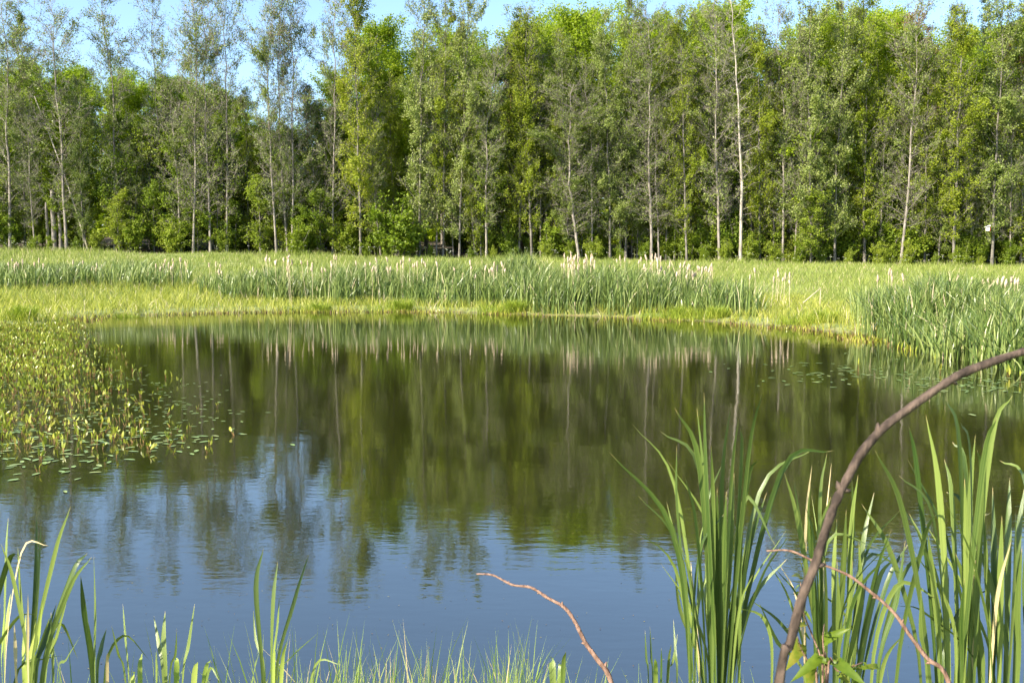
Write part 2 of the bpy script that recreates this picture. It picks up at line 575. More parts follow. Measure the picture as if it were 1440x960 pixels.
def axis(lo, a, b, hi, step, grow=1.35):
    mid = list(np.arange(a, b + 1e-6, step))
    s, v, right = step, b, []
    while v < hi:
        s *= grow
        v += s
        right.append(min(v, hi))
    s, v, left = step, a, []
    while v > lo:
        s *= grow
        v -= s
        left.append(max(v, lo))
    return np.array(left[::-1] + mid + right)


xs = axis(-900, -24, 24, 900, 0.4)
ys = axis(-500, -2, 72, 1200, 0.4)
GX, GY = np.meshgrid(xs, ys)
xy = np.stack([GX.ravel(), GY.ravel()], -1)
gz = ground(xy)
nx, ny = len(xs), len(ys)
ii = (np.arange(ny - 1)[:, None] * nx + np.arange(nx - 1)[None, :]).ravel()
gq = np.stack([ii, ii + 1, ii + nx + 1, ii + nx], -1)


def ground_material():
    m, t, p, out = new_mat('ground')
    N, Lk = t.nodes, t.links
    at_ = N.new('ShaderNodeAttribute')
    at_.attribute_name = 'cover'
    sep = N.new('ShaderNodeSeparateColor')
    Lk.new(at_.outputs['Color'], sep.inputs[0])
    geo = N.new('ShaderNodeNewGeometry')
    n = N.new('ShaderNodeTexNoise')
    n.inputs['Scale'].default_value = 1.6
    n.inputs['Detail'].default_value = 6
    Lk.new(geo.outputs['Position'], n.inputs['Vector'])

    def ramp(a, b):
        r = N.new('ShaderNodeValToRGB')
        r.color_ramp.elements[0].position = 0.35
        r.color_ramp.elements[0].color = (*a, 1)
        r.color_ramp.elements[1].position = 0.65
        r.color_ramp.elements[1].color = (*b, 1)
        Lk.new(n.outputs['Fac'], r.inputs[0])
        return r.outputs[0]
    meadow = ramp((0.13, 0.175, 0.045), (0.24, 0.26, 0.085))
    mud = ramp((0.06, 0.04, 0.022), (0.14, 0.085, 0.04))
    litter = ramp((0.035, 0.026, 0.016), (0.085, 0.058, 0.034))
    m1 = N.new('ShaderNodeMix'); m1.data_type = 'RGBA'
    Lk.new(sep.outputs[0], m1.inputs[0]); Lk.new(meadow, m1.inputs[6]); Lk.new(mud, m1.inputs[7])
    m2 = N.new('ShaderNodeMix'); m2.data_type = 'RGBA'
    Lk.new(sep.outputs[1], m2.inputs[0]); Lk.new(m1.outputs[2], m2.inputs[6]); Lk.new(litter, m2.inputs[7])
    Lk.new(m2.outputs[2], p.inputs['Base Color'])
    p.inputs['Roughness'].default_value = 0.95
    bp = N.new('ShaderNodeBump')
    bp.inputs['Distance'].default_value = 0.08
    Lk.new(n.outputs['Fac'], bp.inputs['Height'])
    Lk.new(bp.outputs[0], p.inputs['Normal'])
    return m


gme = mesh_np('ground', np.column_stack([xy, gz]), None, gq, [ground_material()], True)
gd = pond_dist(xy)
cov = np.zeros((len(xy), 4), np.float32)
cov[:, 0] = 1 - np.clip((gd + 0.05) / 0.3, 0, 1)                       # bare mud at the waterline and under water
cov[:, 1] = np.clip((xy[:, 1] - 67.3 + 0.6 * np.sin(xy[:, 0] * 0.7)) / 1.0, 0, 1)   # leaf litter in the wood
cov[:, 3] = 1
ca = gme.color_attributes.new('cover', 'FLOAT_COLOR', 'POINT')
ca.data.foreach_set('color', cov.ravel())
tag(link('ground', gme), kind='structure')

bx0, by0 = POND.min(0) - 0.6
bx1, by1 = POND.max(0) + 0.6
wx = np.linspace(bx0, bx1, 30)
wy = np.linspace(by0, by1, 30)
WX, WY = np.meshgrid(wx, wy)
wi = (np.arange(29)[:, None] * 30 + np.arange(29)[None, :]).ravel()
wme = mesh_np('pond_water', np.stack([WX.ravel(), WY.ravel(), np.zeros(900)], -1), None, np.stack([wi, wi + 1, wi + 31, wi + 30], -1), [M['water']], True)
tag(link('pond_water', wme), kind='structure')


# ------------------------------------------------------------------ trees
def curve3(p0, d0, L, n, bend, rng, wob=0.05):
    """polyline of length L from p0 towards d0, bending towards `bend`"""
    pts = [np.array(p0, float)]
    d = np.array(d0, float)
    for k in range(n):
        d = d + np.array(bend) / n + rng.normal(size=3) * wob
        d = d / np.linalg.norm(d)
        pts.append(pts[-1] + d * L / n)
    return np.array(pts)


def make_tree(name, seed, H, r0, c0, R, nprim, elev, nleaf, lsize, leafmat, barkmat,
              prof=None, top_sparse=0.0, clump=1.0, spread=0.12, twigs=900, aspect=0.7, stubs=0, wob=0.15, fork=False, bare_low=0.0):
    rng = np.random.default_rng(seed)
    prof = prof or (lambda t: 0.35 + 1.3 * t * (1 - t) ** 0.6 + 0.25 * (1 - t))
    T = Tubes()
    nseg = 16
    hh = np.linspace(0, H, nseg + 1)
    wobx = np.cumsum(rng.normal(0, wob, nseg + 1)) * np.linspace(0, 1, nseg + 1)
    woby = np.cumsum(rng.normal(0, wob, nseg + 1)) * np.linspace(0, 1, nseg + 1)
    wobx -= wobx[-1] * hh / H
    woby -= woby[-1] * hh / H
    tr = np.stack([wobx, woby, hh], -1)
    rad = r0 * (1 - 0.93 * (hh / H)) ** 0.85
    rad[0] *= 1.3
    T.add(tr, rad, 8)

    def axis_pt(h):
        return np.array([np.interp(h, hh, tr[:, 0]), np.interp(h, hh, tr[:, 1]), h])
    segs, wts = [], []
    ph0 = rng.uniform(0, 6.28)
    az = rng.uniform(0, 6.28)
    for i in range(nprim):
        u = (i + rng.uniform(0, 1)) / nprim
        h = H * (c0 + (0.985 - c0) * u)
        az += 2.4 + rng.normal(0, 0.3)
        L = R * prof(u) * rng.uniform(0.55, 1.2) * (1 + 0.35 * math.sin(h * 1.15 + ph0 + 1.5 * math.sin(az)))
        el = elev + rng.normal(0, 0.14) + 0.25 * u
        d = np.array([math.cos(az) * math.cos(el), math.sin(az) * math.cos(el), math.sin(el)])
        p = axis_pt(h)
        c = curve3(p, d, L, 4, (0, 0, 0.25), rng, 0.07)
        rb = max(0.011, 0.22 * np.interp(h, hh, rad) * (0.6 + 0.4 * L / R))
        T.add(c, np.linspace(rb, 0.007, 5), 4, False)
        wclump = rng.lognormal(0, clump * 0.6)
        lv = (1 - top_sparse * u) * (1 - bare_low * (1 - u))
        ns = max(3, int(2 + L * 3.2))
        for s in range(ns):
            f = rng.uniform(0.2, 1.0)
            k = min(3, int(f * 4))
            p2 = c[k] + (c[k + 1] - c[k]) * (f * 4 - k)
            d2 = unit((c[k + 1] - c[k])[None])[0] + rng.normal(size=3) * 0.75
            d2[2] += 0.15
            d2 = d2 / np.linalg.norm(d2)
            l2 = L * rng.uniform(0.22, 0.5) * (1.15 - 0.5 * f) + 0.15
            c2 = curve3(p2, d2, l2, 2, (0, 0, 0.1), rng, 0.12)
            T.add(c2, [0.009, 0.007, 0.005], 3, False)
            segs += [(c2[0], c2[1]), (c2[1], c2[2])]
            ww = wclump * rng.lognormal(0, clump * 0.5) * lv
            wts += [ww * l2 * 0.7, ww * l2]
    for i in range(stubs):
        h = H * rng.uniform(0.12, max(c0, 0.3))
        a = rng.uniform(0, 6.28)
        c = curve3(axis_pt(h), (math.cos(a), math.sin(a), rng.uniform(-0.1, 0.5)), rng.uniform(0.3, 1.4), 3, (0, 0, -0.1), rng, 0.12)
        T.add(c, [0.014, 0.012, 0.009, 0.005], 3, False)
    S0 = np.array([s[0] for s in segs])
    S1 = np.array([s[1] for s in segs])
    W = np.array(wts)
    # fine twigs at the shoot ends
    k = rng.choice(len(S0), twigs, p=(W ** 0.35) / (W ** 0.35).sum())
    t0 = S0[k] + (S1[k] - S0[k]) * rng.uniform(0, 1, (twigs, 1))
    dd = unit(unit(S1[k] - S0[k]) + rng.normal(size=(twigs, 3)) * 0.55 + np.array([0, 0, 0.25]))
    tl = rng.uniform(0.18, 0.5, (twigs, 1))
    a_ = unit(np.cross(dd, rng.normal(size=(twigs, 3))))
    b_ = np.cross(dd, a_)
    tv = []
    for cc, r_ in ((t0, 0.0075), (t0 + dd * tl, 0.004)):
        for j in range(3):
            tv.append(cc + r_ * (math.cos(j * 2.094) * a_ + math.sin(j * 2.094) * b_))
    o_ = (np.arange(twigs) * 6)[:, None] + T.n
    T.v.append(np.stack(tv, 1).reshape(-1, 3))
    for j in range(3):
        k2 = (j + 1) % 3
        T.q.append(o_ + np.array([[j, k2, 3 + k2, 3 + j]]))
    T.n += twigs * 6
    trunk = T.build(name + '_trunk', [barkmat])
    crown = None
    if nleaf:
        k = rng.choice(len(S0), nleaf, p=W / W.sum())
        pos = S0[k] + (S1[k] - S0[k]) * rng.uniform(0, 1.1, (nleaf, 1)) + rng.normal(size=(nleaf, 3)) * spread
        rr = pos.copy(); rr[:, 2] = 0
        v, q = leaf_quads(pos, lsize, aspect, 0.5, rng, unit(rr) * 0.4)
        crown = mesh_np(name + '_crown', v, None, q, [leafmat])
    return dict(trunk=trunk, crown=crown, H=H)


def make_conifer(name, seed, H, r0, R, nwhorl, leafmat, barkmat, c0=0.08, ncard=12000, pine=False):
    rng = np.random.default_rng(seed)
    T = Tubes()
    hh = np.linspace(0, H, 12)
    T.add(np.stack([np.cumsum(rng.normal(0, 0.03, 12)), np.cumsum(rng.normal(0, 0.03, 12)), hh], -1), r0 * (1 - 0.95 * hh / H), 8)
    P0, P1, W = [], [], []
    for i in range(nwhorl):
        u = (i + rng.uniform(0, 0.8)) / nwhorl
        h = H * (c0 + (0.99 - c0) * u)
        nb = rng.integers(4, 7)
        for b in range(nb):
            a = rng.uniform(0, 6.28)
            L = (R * (1 - u) ** 0.85 + 0.18) * rng.uniform(0.7, 1.1)
            if pine:
                L = R * math.sin(math.pi * min(1, 0.25 + 0.75 * u)) * rng.uniform(0.6, 1.1) + 0.3
            el = (0.45 if pine else -0.15) + 0.5 * u + rng.normal(0, 0.1)
            d = (math.cos(a) * math.cos(el), math.sin(a) * math.cos(el), math.sin(el))
            c = curve3((0, 0, h), d, L, 4, (0, 0, 0.3), rng, 0.05)
            T.add(c, np.linspace(0.03, 0.007, 5), 4, False)
            cl = rng.lognormal(0, 0.5)
            for k in range(4):
                P0.append(c[k]); P1.append(c[k + 1])
                W.append(L * cl * ((0.2 if k < 2 else 1.4) if pine else 1))
    P0, P1, W = np.array(P0), np.array(P1), np.array(W)
    k = rng.choice(len(P0), ncard, p=W / W.sum())
    pos = P0[k] + (P1[k] - P0[k]) * rng.uniform(0, 1, (ncard, 1)) + rng.normal(size=(ncard, 3)) * np.array([0.16, 0.16, 0.10]) * (1.4 if pine else 1)
    v, q = leaf_quads(pos, 0.26, 0.24, 0.4, rng)
    return dict(trunk=T.build(name + '_trunk', [barkmat]), crown=mesh_np(name + '_crown', v, None, q, [leafmat]), H=H)


def make_shrub(name, seed, H, R, nstem, nleaf, lsize, leafmat, low=0.05):
    rng = np.random.default_rng(seed)
    T = Tubes()
    P0, P1, W = [], [], []
    for i in range(nstem):
        a = rng.uniform(0, 6.28)
        tilt = rng.uniform(0.05, 0.55) * R / H * 2
        hgt = H * rng.uniform(0.55, 1.0)
        c = curve3((rng.normal(0, 0.15), rng.normal(0, 0.15), 0), (math.cos(a) * tilt, math.sin(a) * tilt, 1), hgt, 6, (0, 0, 0.2), rng, 0.10)
        T.add(c, np.linspace(0.028, 0.006, 7), 5, False)
        for s in range(9):
            f = rng.uniform(low, 1)
            k = min(5, int(f * 6))
            p = c[k] + (c[k + 1] - c[k]) * (f * 6 - k)
            d = rng.normal(size=3)
            d[2] = abs(d[2]) * 0.5 + 0.1
            d /= np.linalg.norm(d)
            L = R * rng.uniform(0.3, 0.75) * (1.1 - 0.6 * f)
            c2 = curve3(p, d, L, 3, (0, 0, 0.1), rng, 0.15)
            T.add(c2, [0.012, 0.009, 0.007, 0.004], 3, False)
            cl = rng.lognormal(0, 0.5)
            for j in range(3):
                P0.append(c2[j]); P1.append(c2[j + 1]); W.append(L * cl * (0.5 + j * 0.4))
    P0, P1, W = np.array(P0), np.array(P1), np.array(W)
    k = rng.choice(len(P0), nleaf, p=W / W.sum())
    pos = P0[k] + (P1[k] - P0[k]) * rng.uniform(0, 1.1, (nleaf, 1)) + rng.normal(size=(nleaf, 3)) * 0.13
    pos[:, 2] = np.abs(pos[:, 2]) + 0.03
    v, q = leaf_quads(pos, lsize, 0.72, 0.6, rng)
    return dict(trunk=T.build(name + '_stems', [M['bark_dark']]), crown=mesh_np(name + '_crown', v, None, q, [leafmat]), H=H)


full = lambda t: 0.45 + 1.2 * t ** 0.7 * (1 - t) ** 0.55 + 0.15 * (1 - t)
LIB = {}
LIB['sparse'] = [make_tree('sparse%d' % i, 20 + i, 20, 0.11, 0.14, 2.7, 84, 0.5, n, 0.125, M['alder_leaf'], M['bark_twiggy'], top_sparse=0.45, clump=1.2, twigs=4200, stubs=10, bare_low=0.3, spread=0.16)
                 for i, n in enumerate((6800, 5600, 8000, 6200))]
LIB['alder'] = [make_tree('alder%d' % i, 40 + i, 20, 0.11, 0.08, 2.15, 92, 0.58, n, 0.132, M['alder_leaf'] if i % 2 else M['alder_leaf_bright'], M['bark'], full, top_sparse=0.45, clump=1.35, spread=0.13, twigs=2200, stubs=6)
                for i, n in enumerate((18500, 16000, 20500, 17500, 15000))]
LIB['back'] = [make_tree('back%d' % i, 60 + i, 20, 0.17, 0.14, 2.8, 84, 0.55, n, 0.165, M['back_leaf'], M['bark_dark'], full, clump=1.3, spread=0.2, twigs=200)
               for i, n in enumerate((27000, 24000, 29000, 25000))]
LIB['rust'] = [make_tree('rust', 81, 20, 0.15, 0.3, 2.0, 60, 0.5, 7000, 0.15, M['rust_leaf'], M['bark_pine'], full, clump=1.1, twigs=500)]
LIB['snag'] = [make_tree('snag%d' % i, 90 + i, 18, 0.13, 0.28, 1.5, 40, 0.35, n, 0.12, M['alder_leaf'], M['bark_pale'], clump=1.3, twigs=700, stubs=8)
               for i, n in enumerate((500, 900))]
LIB['spruce'] = [make_conifer('spruce%d' % i, 100 + i, 20, 0.17, 2.2, 40, M['spruce_leaf'], M['bark_dark'], ncard=15000) for i in range(2)]
LIB['pine'] = [make_conifer('pine', 110, 20, 0.18, 2.4, 16, M['pine_leaf'], M['bark_pine'], c0=0.5, ncard=9000, pine=True)]
LIB['shrub'] = [make_shrub('shrub%d' % i, 120 + i, 3.0, 1.7, 9, n, 0.15, M['shrub_leaf']) for i, n in enumerate((4200, 3600, 4800, 4000))]
LIB['sapling'] = [make_tree('sapling%d' % i, 130 + i, 6.0, 0.05, 0.05, 1.3, 34, 0.5, 3800, 0.14, M['shrub_leaf'], M['bark'], full, spread=0.13, twigs=150, wob=0.05) for i in range(3)]

NAMES = dict(sparse='alder_tree', alder='alder_tree', back='broadleaf_tree', rust='rusty_tree', snag='dead_tree', spruce='spruce_tree', pine='pine_tree', shrub='shrub', sapling='sapling')
CATS = dict(sparse='tree', alder='tree', back='tree', rust='tree', snag='dead tree', spruce='spruce', pine='pine', shrub='shrub', sapling='sapling')


def plant(kind, idx, base, top, label, group=None, girth=1.0, spin=None, bark=None):
    lib = LIB[kind][idx % len(LIB[kind])]
    base = np.array(base, float)
    axisv = Vector(np.array(top, float) - base)
    s = axisv.length / lib['H']
    o = thing(NAMES[kind], label, CATS[kind], base, group)
    q = Vector((0, 0, 1)).rotation_difference(axisv.normalized())
    o.rotation_mode = 'QUATERNION'
    o.rotation_quaternion = q @ Quaternion((0, 0, 1), random.uniform(0, 6.28) if spin is None else spin)
    g = (0.35 * s + 0.65) * girth
    o.scale = (g, g, s)
    link('stems' if kind == 'shrub' else 'trunk', lib['trunk'], o)
    if lib['crown'] is not None:
        link('foliage' if kind == 'shrub' else 'crown', lib['crown'], o)
    return o


def gpt(px, Y):
    X = (px - 720) / F * Y * 1.0
    X = at(px, 363, Y)[0]
    return np.array([X, Y, ground([[X, Y]])[0] - 0.05])


# front row along the meadow edge: kind, variant, foot x, top x, top y (photo pixels), depth offset, girth, label
front = [
    ('sparse', 0, 15, 6, -10, 0.2, 1.0, 'grey alder at the far left edge with dark trunk foot beside the meadow'),
    ('alder', 1, 36, 30, 20, 1.4, 0.8, 'dark thick-footed alder second from the left picture edge'),
    ('sparse', 1, 94, 70, 5, 0.3, 1.0, 'alder leaning slightly left, right beside the leaning bare pole'),
    ('sparse', 2, 162, 143, -12, 1.5, 0.9, 'tall thin alder with pale lower trunk, right of the leaning bare pole'),
    ('sparse', 3, 228, 212, -22, 3.0, 0.7, 'lone narrow alder with wide open sky on both sides of its top'),
    ('sparse', 0, 272, 274, -25, 0.2, 0.8, 'straight alder, left one of three tall trunks left of the sky gap'),
    ('sparse', 3, 296, 286, -18, 0.6, 0.8, 'slim alder, middle one of three tall trunks left of the sky gap'),
    ('sparse', 1, 319, 320, -30, 1.0, 0.75, 'straight alder with rough bark, right one of three left of the sky gap'),
    ('sparse', 2, 389, 381, -20, 0.2, 0.75, 'thin alder, leftmost trunk of the tight group right of the sky gap'),
    ('sparse', 0, 405, 396, -28, 1.1, 0.75, 'pale-trunked alder in the middle of the tight group beside the sky gap'),
    ('sparse', 1, 411, 418, -30, 0.6, 0.75, 'alder crossing its neighbour, right trunk of the tight group by the sky gap'),
    ('sparse', 3, 468, 470, -40, 1.2, 0.7, 'dark narrow alder standing alone against sky, just left of the leafy wall'),
    ('alder', 0, 507, 496, -48, 0.0, 0.85, 'tall leafy alder at the left end of the dense leafy wall'),
    ('alder', 1, 590, 598, -32, 0.3, 0.85, 'double-looking alder with pale trunk behind the bright round bush'),
    ('alder', 4, 623, 627, -10, 0.6, 0.7, 'straight brownish trunk in front of the dark hollow in the wood'),
    ('alder', 3, 646, 660, -20, 0.0, 0.75, 'alder leaning right with pale bent trunk foot, right of the dark hollow'),
    ('sparse', 2, 684, 692, 70, 0.0, 0.8, 'slender spindly alder below the notch in the treetops'),
    ('alder', 2, 730, 733, 20, 1.4, 0.8, 'thin dark alder, left of the pair under the dark spruce tip'),
    ('alder', 0, 748, 744, 8, 0.7, 0.8, 'pale alder, right of the pair under the dark spruce tip'),
    ('alder', 4, 779, 786, 40, 2.0, 0.7, 'shaded alder set back between the spruce pair and the browning alder'),
    ('sparse', 0, 815, 807, 118, -0.3, 1.1, 'short browning alder with a low thin crown in front of the bright birches'),
    ('alder', 3, 858, 852, 30, 0.8, 0.8, 'slim alder just right of the short browning alder'),
    ('alder', 1, 880, 886, -5, 1.4, 0.8, 'pointed alder whose tip stands highest above the tall seed heads'),
    ('sparse', 3, 916, 913, 20, 0.2, 0.95, 'pale straight alder right of the tallest seed heads'),
    ('alder', 2, 936, 944, 30, 1.6, 0.7, 'slim alder between the two pale trunks right of the seed heads'),
    ('alder', 4, 966, 957, 10, 0.0, 0.75, 'thin pale trunk third to the left of the white dead trunk'),
    ('sparse', 1, 1012, 1006, -8, 0.0, 0.95, 'grey half-bare alder standing close left of the white dead trunk'),
    ('snag', 0, 1041, 1026, -6, -0.2, 0.9, 'white bare dead trunk, palest of the whole row'),
    ('alder', 0, 1069, 1062, 30, 1.2, 0.75, 'dark alder close right of the white dead trunk'),
    ('sparse', 2, 1101, 1098, 15, 0.5, 0.85, 'thin grey alder under the dip in the treetops right of the dead trunk'),
    ('alder', 3, 1141, 1138, -12, -0.3, 0.85, 'forked-looking alder with leafy foot at the meadow edge right of centre'),
    ('alder', 1, 1174, 1184, 0, 0.4, 0.8, 'dark alder just right of the alder with the leafy foot'),
    ('alder', 2, 1216, 1214, -14, 1.2, 0.85, 'broad leafy alder with dark upper trunk, left of the leaning pale alder'),
    ('sparse', 0, 1267, 1290, -10, 0.0, 0.9, 'pale alder leaning clearly to the right before the rusty crown'),
    ('alder', 4, 1300, 1305, 60, 1.0, 0.8, 'low leafy alder right of the leaning pale alder'),
    ('alder', 0, 1341, 1346, 2, -0.1, 0.95, 'large dark-trunked alder left of the white box on the tree'),
    ('alder', 3, 1395, 1408, -16, -0.2, 0.9, 'alder with a curved pale foot carrying a small white box'),
    ('alder', 2, 1436, 1438, 20, 1.0, 0.9, 'leafy alder cut by the right picture edge'),
]
TY = 67.3
refs = ['the leftmost alder', 'the dark thick-footed alder', 'the alder beside the leaning bare pole', 'the pale-footed alder at the left', 'the lone narrow alder',
        'the left one of the three tall trunks', 'the middle one of the three tall trunks', 'the right one of the three tall trunks', 'the tight alder group, left side', 'the tight alder group, middle', 'the tight alder group, right side',
        'the dark narrow alder against the sky', 'the alder starting the leafy wall', 'the alder behind the bright round bush', 'the brownish trunk at the dark hollow', 'the alder leaning right by the hollow', 'the spindly alder below the notch',
        'the left trunk under the spruce tip', 'the right trunk under the spruce tip', 'the shaded set-back alder', 'the short browning alder', 'the slim alder beside the browning one', 'the pointed alder above the seed heads',
        'the pale straight alder right of the seed heads', 'the slim alder between two pale trunks', 'the thin pale trunk left of the dead one', 'the half-bare grey alder', 'the white dead trunk', 'the dark alder right of the dead trunk',
        'the thin alder under the dip in the treetops', 'the alder with the leafy foot', 'the dark alder right of the leafy foot', 'the broad leafy alder on the right', 'the leaning pale alder', 'the low leafy alder right of the leaning one',
        'the large alder left of the white box', 'the alder with the white box', 'the alder at the right picture edge']


def by(px):
    fx = [f[2] for f in front]
    k = int(np.argmin([abs(x - px) for x in fx]))
    d = px - fx[k]
    return ('left of ' if d < -9 else 'right of ' if d > 9 else 'at ') + refs[k]


box_tree = None
for kind, vi, bxp, txp, typ, dy, girth, lab in front:
    Y = TY + dy
    b = gpt(bxp, Y)
    tpos = at(txp, typ, Y + random.uniform(-0.4, 0.4))
    o = plant(kind, vi, b, tpos, lab, 'trees along the meadow edge', girth)

# thin younger alders standing among them
rr = np.random.default_rng(29)
for k, px_ in enumerate((50, 120, 190, 252, 352, 446, 535, 560, 612, 636, 668, 708, 764, 796, 836, 870, 898, 928, 948, 990, 1024, 1054, 1086, 1120, 1158, 1196, 1240, 1284, 1322, 1368, 1418)):
    Y = TY + rr.uniform(0.3, 2.6)
    b = gpt(px_ + rr.uniform(-5, 5), Y)
    ty_ = rr.uniform(60, 190)
    plant(('sparse', 'alder', 'sparse')[k % 3], k, b, at(px_ + rr.uniform(-14, 14), ty_, Y), 'thin younger alder ' + by(px_), 'younger alders along the meadow edge', rr.uniform(0.5, 0.75))

# leaning bare pole
b = gpt(122, TY + 0.6)
T = Tubes()
tp = at(48, 135, TY + 0.9)
b2 = b + np.array([0.15, 0, 0.0])
rr = np.random.default_rng(5)
pts = np.array([b2 + (tp - b2) * t + np.array([0.25 * math.sin(t * 3.1), 0, -0.25 * math.sin(t * 3.1)]) for t in np.linspace(0, 1, 10)])
T.add(pts - b, np.linspace(0.075, 0.025, 10), 7)
pole = thing('dead_tree', 'thin bare dead pole leaning to the left among the bushes', 'dead tree', b)
link('trunk', T.build('pole_trunk', [M['bark_pale']]), pole)
T = Tubes()
for k in range(14):
    t = rr.uniform(0.35, 0.97)
    a = rr.uniform(0, 6.28)
    p = b2 + (tp - b2) * t + np.array([0.25 * math.sin(t * 3.1), 0, -0.25 * math.sin(t * 3.1)]) - b
    T.add(curve3(p, (math.cos(a), math.sin(a), 0.2), rr.uniform(0.4, 1.6), 3, (0, 0, -0.3), rr, 0.1), [0.018, 0.014, 0.01, 0.006], 4, False)
link('limbs', T.build('pole_limbs', [M['bark_pale']]), pole)

# pale broken stumps at the left
for px_, py_, rad_, lab in ((68, 285, 0.10, 'short reddish pale broken stump left of the leaning alder foot'),
                            (77, 268, 0.16, 'thick pale broken stump beside the leaning alder foot'),
                            (86, 290, 0.11, 'small pale broken stump touching the leaning alder foot')):
    b = gpt(px_, TY + 1.1)
    top = at(px_ - 1, py_, TY + 1.1)
    h = top[2] - b[2]
    T = Tubes()
    T.add([(0, 0, 0), (0.02, 0, h * 0.4), (-0.03, 0.02, h * 0.8), (-0.02, 0, h)], [rad_ * 1.2, rad_, rad_ * 0.95, rad_ * 0.6], 8)
    T.add([(rad_ * 0.3, 0, h * 0.9), (rad_ * 0.45, 0, h * 1.06)], [rad_ * 0.4, 0.01], 5)
    st = thing('tree_stump', lab, 'stump', b)
    link('trunk', T.build('stump', [M['bark_twiggy']]), st)

# small white box on the right-hand alder
bp_ = at(1390, 322, TY - 0.75)
nb = thing('nest_box', 'small white nest box with red side on the right-hand alder', 'nest box', bp_)
nb.scale = (0.8, 0.8, 0.75)


def box_mesh(name, c, s, mat, slope=0.0):
    c, s = np.array(c, float), np.array(s, float) / 2
    v = np.array([(x, y, z) for x in (-1, 1) for y in (-1, 1) for z in (-1, 1)], float) * s + c
    v[v[:, 2] > c[2], 2] += slope * (v[v[:, 2] > c[2], 0] - c[0])
    q = [(0, 1, 3, 2), (4, 6, 7, 5), (0, 4, 5, 1), (2, 3, 7, 6), (0, 2, 6, 4), (1, 5, 7, 3)]
    return mesh_np(name, v, None, q, [mat])


link('front_board', box_mesh('front_board', (-0.06, 0, 0), (0.24, 0.2, 0.34), M['white_board'], 0.5), nb)
link('side_board', box_mesh('side_board', (0.09, 0, 0), (0.05, 0.22, 0.44), M['red_board']), nb)
link('roof_board', box_mesh('roof_board', (-0.09, -0.02, 0.235), (0.34, 0.3, 0.03), M['white_board'], 0.5), nb)

# trees behind the front row; skyline height by picture x
sky_x = [-60, 0, 60, 110, 160, 200, 235, 290, 335, 365, 400, 440, 475, 505, 545, 575, 600, 660, 690, 720, 760, 800, 850, 900, 950, 1000, 1045, 1075, 1110, 1150, 1200, 1260, 1300, 1360, 1400, 1500]
sky_y = [90, 100, 95, 95, 95, 110, 108, 118, 125, 165, 175, 165, 110, 40, 40, 120, 40, 40, 55, 40, 20, 14, 12, 20, 20, 5, 15, 60, 40, 30, 12, 25, 50, 40, 40, 40]
rr = np.random.default_rng(31)
back_labels = {0: 'bright leafy tree in the wood behind the left-hand alders', 1: 'bright leafy tree in the wood behind the middle alders', 2: 'bright leafy tree in the wood behind the right-hand alders'}
n_ = 0
for row, (Y0, step, jy) in enumerate(((71.5, 62, 0.0), (76, 58, -6.0), (82, 62, 4.0), (90, 70, 8.0))):
    for px_ in np.arange(-80 + row * 23, 1540, step):
        p = px_ + rr.uniform(-18, 18)
        Y = Y0 + rr.uniform(-1.8, 1.8)
        ty_ = np.interp(p, sky_x, sky_y) + rr.uniform(0, 34) + jy
        b = gpt(p, Y)
        tpos = at(p + rr.uniform(-6, 6), ty_, Y)
        z = 0 if p < 480 else (1 if p < 960 else 2)
        plant('back', n_, b, tpos, ('%s-rank leafy tree ' % ('first', 'second', 'third', 'last')[row]) + by(p).replace('at ', 'behind ', 1), 'trees deeper in the wood', rr.uniform(0.8, 1.05))
        n_ += 1

# conifers and rusty crowns that show between the leafy trees
for kind, vi, p, ty_, Y, lab in (
        ('spruce', 0, 728, 8, 72.5, 'dark spruce tip left of the bright birches'),
        ('spruce', 1, 716, 45, 74, 'second lower dark spruce tip beside the notch in the treetops'),
        ('spruce', 0, 1386, -5, 74, 'dark spruce top near the right picture edge'),
        ('spruce', 1, 1342, 2, 76, 'spruce top standing left of the rightmost spruce'),
        ('spruce', 1, 1438, -40, 71, 'dark spruce cut by the right picture edge'),
        ('spruce', 0, 232, 105, 70.5, 'dark shady spruce behind the lone narrow alder'),
        ('spruce', 1, 310, 128, 75, 'dark spruce behind the three tall trunks'),
        ('pine', 0, 432, 118, 72, 'pine crown low behind the tight alder group'),
        ('pine', 0, 370, 168, 80, 'low pine top at the foot of the sky gap'),
        ('pine', 0, 716, 60, 70.3, 'pine with orange trunk below the notch in the treetops'),
        ('pine', 0, 318, 190, 69.6, 'pine with reddish lower trunk behind the three tall trunks'),
        ('rust', 0, 1292, 18, 70.6, 'rusty brown crown behind the leaning pale alder'),
        ('rust', 0, 1432, 40, 69.6, 'rusty brown crown beside the spruce at the right edge')):
    b = gpt(p, Y)
    plant(kind, vi, b, at(p, ty_, Y), lab, None, 0.95)

# the wood goes on behind: one mass in which no tree can be told apart
rr = np.random.default_rng(35)
n = 110000
wx_ = rr.uniform(-75, 75, n)
wy_ = rr.uniform(97, 112, n)
skl = np.interp(wx_ / wy_ * F + 720, sky_x, sky_y)
wtop = np.clip(CAMZ + (363 - skl) / F * wy_ - 3.0, 5, 19)
wz = 2.6 + rr.uniform(0, 1, n) ** 1.5 * (wtop - 3.2) * (0.8 + 0.25 * np.sin(wx_ * 0.9 + np.sin(wy_)))
v, q = leaf_quads(np.stack([wx_, wy_, wz], -1), 0.62, 0.7, 0.5, rr)
tag(link('distant_wood', mesh_np('distant_wood', v, None, q, [M['back_leaf']])), 'dark green depth of the wood far behind the trunks', 'wood', None, 'stuff')

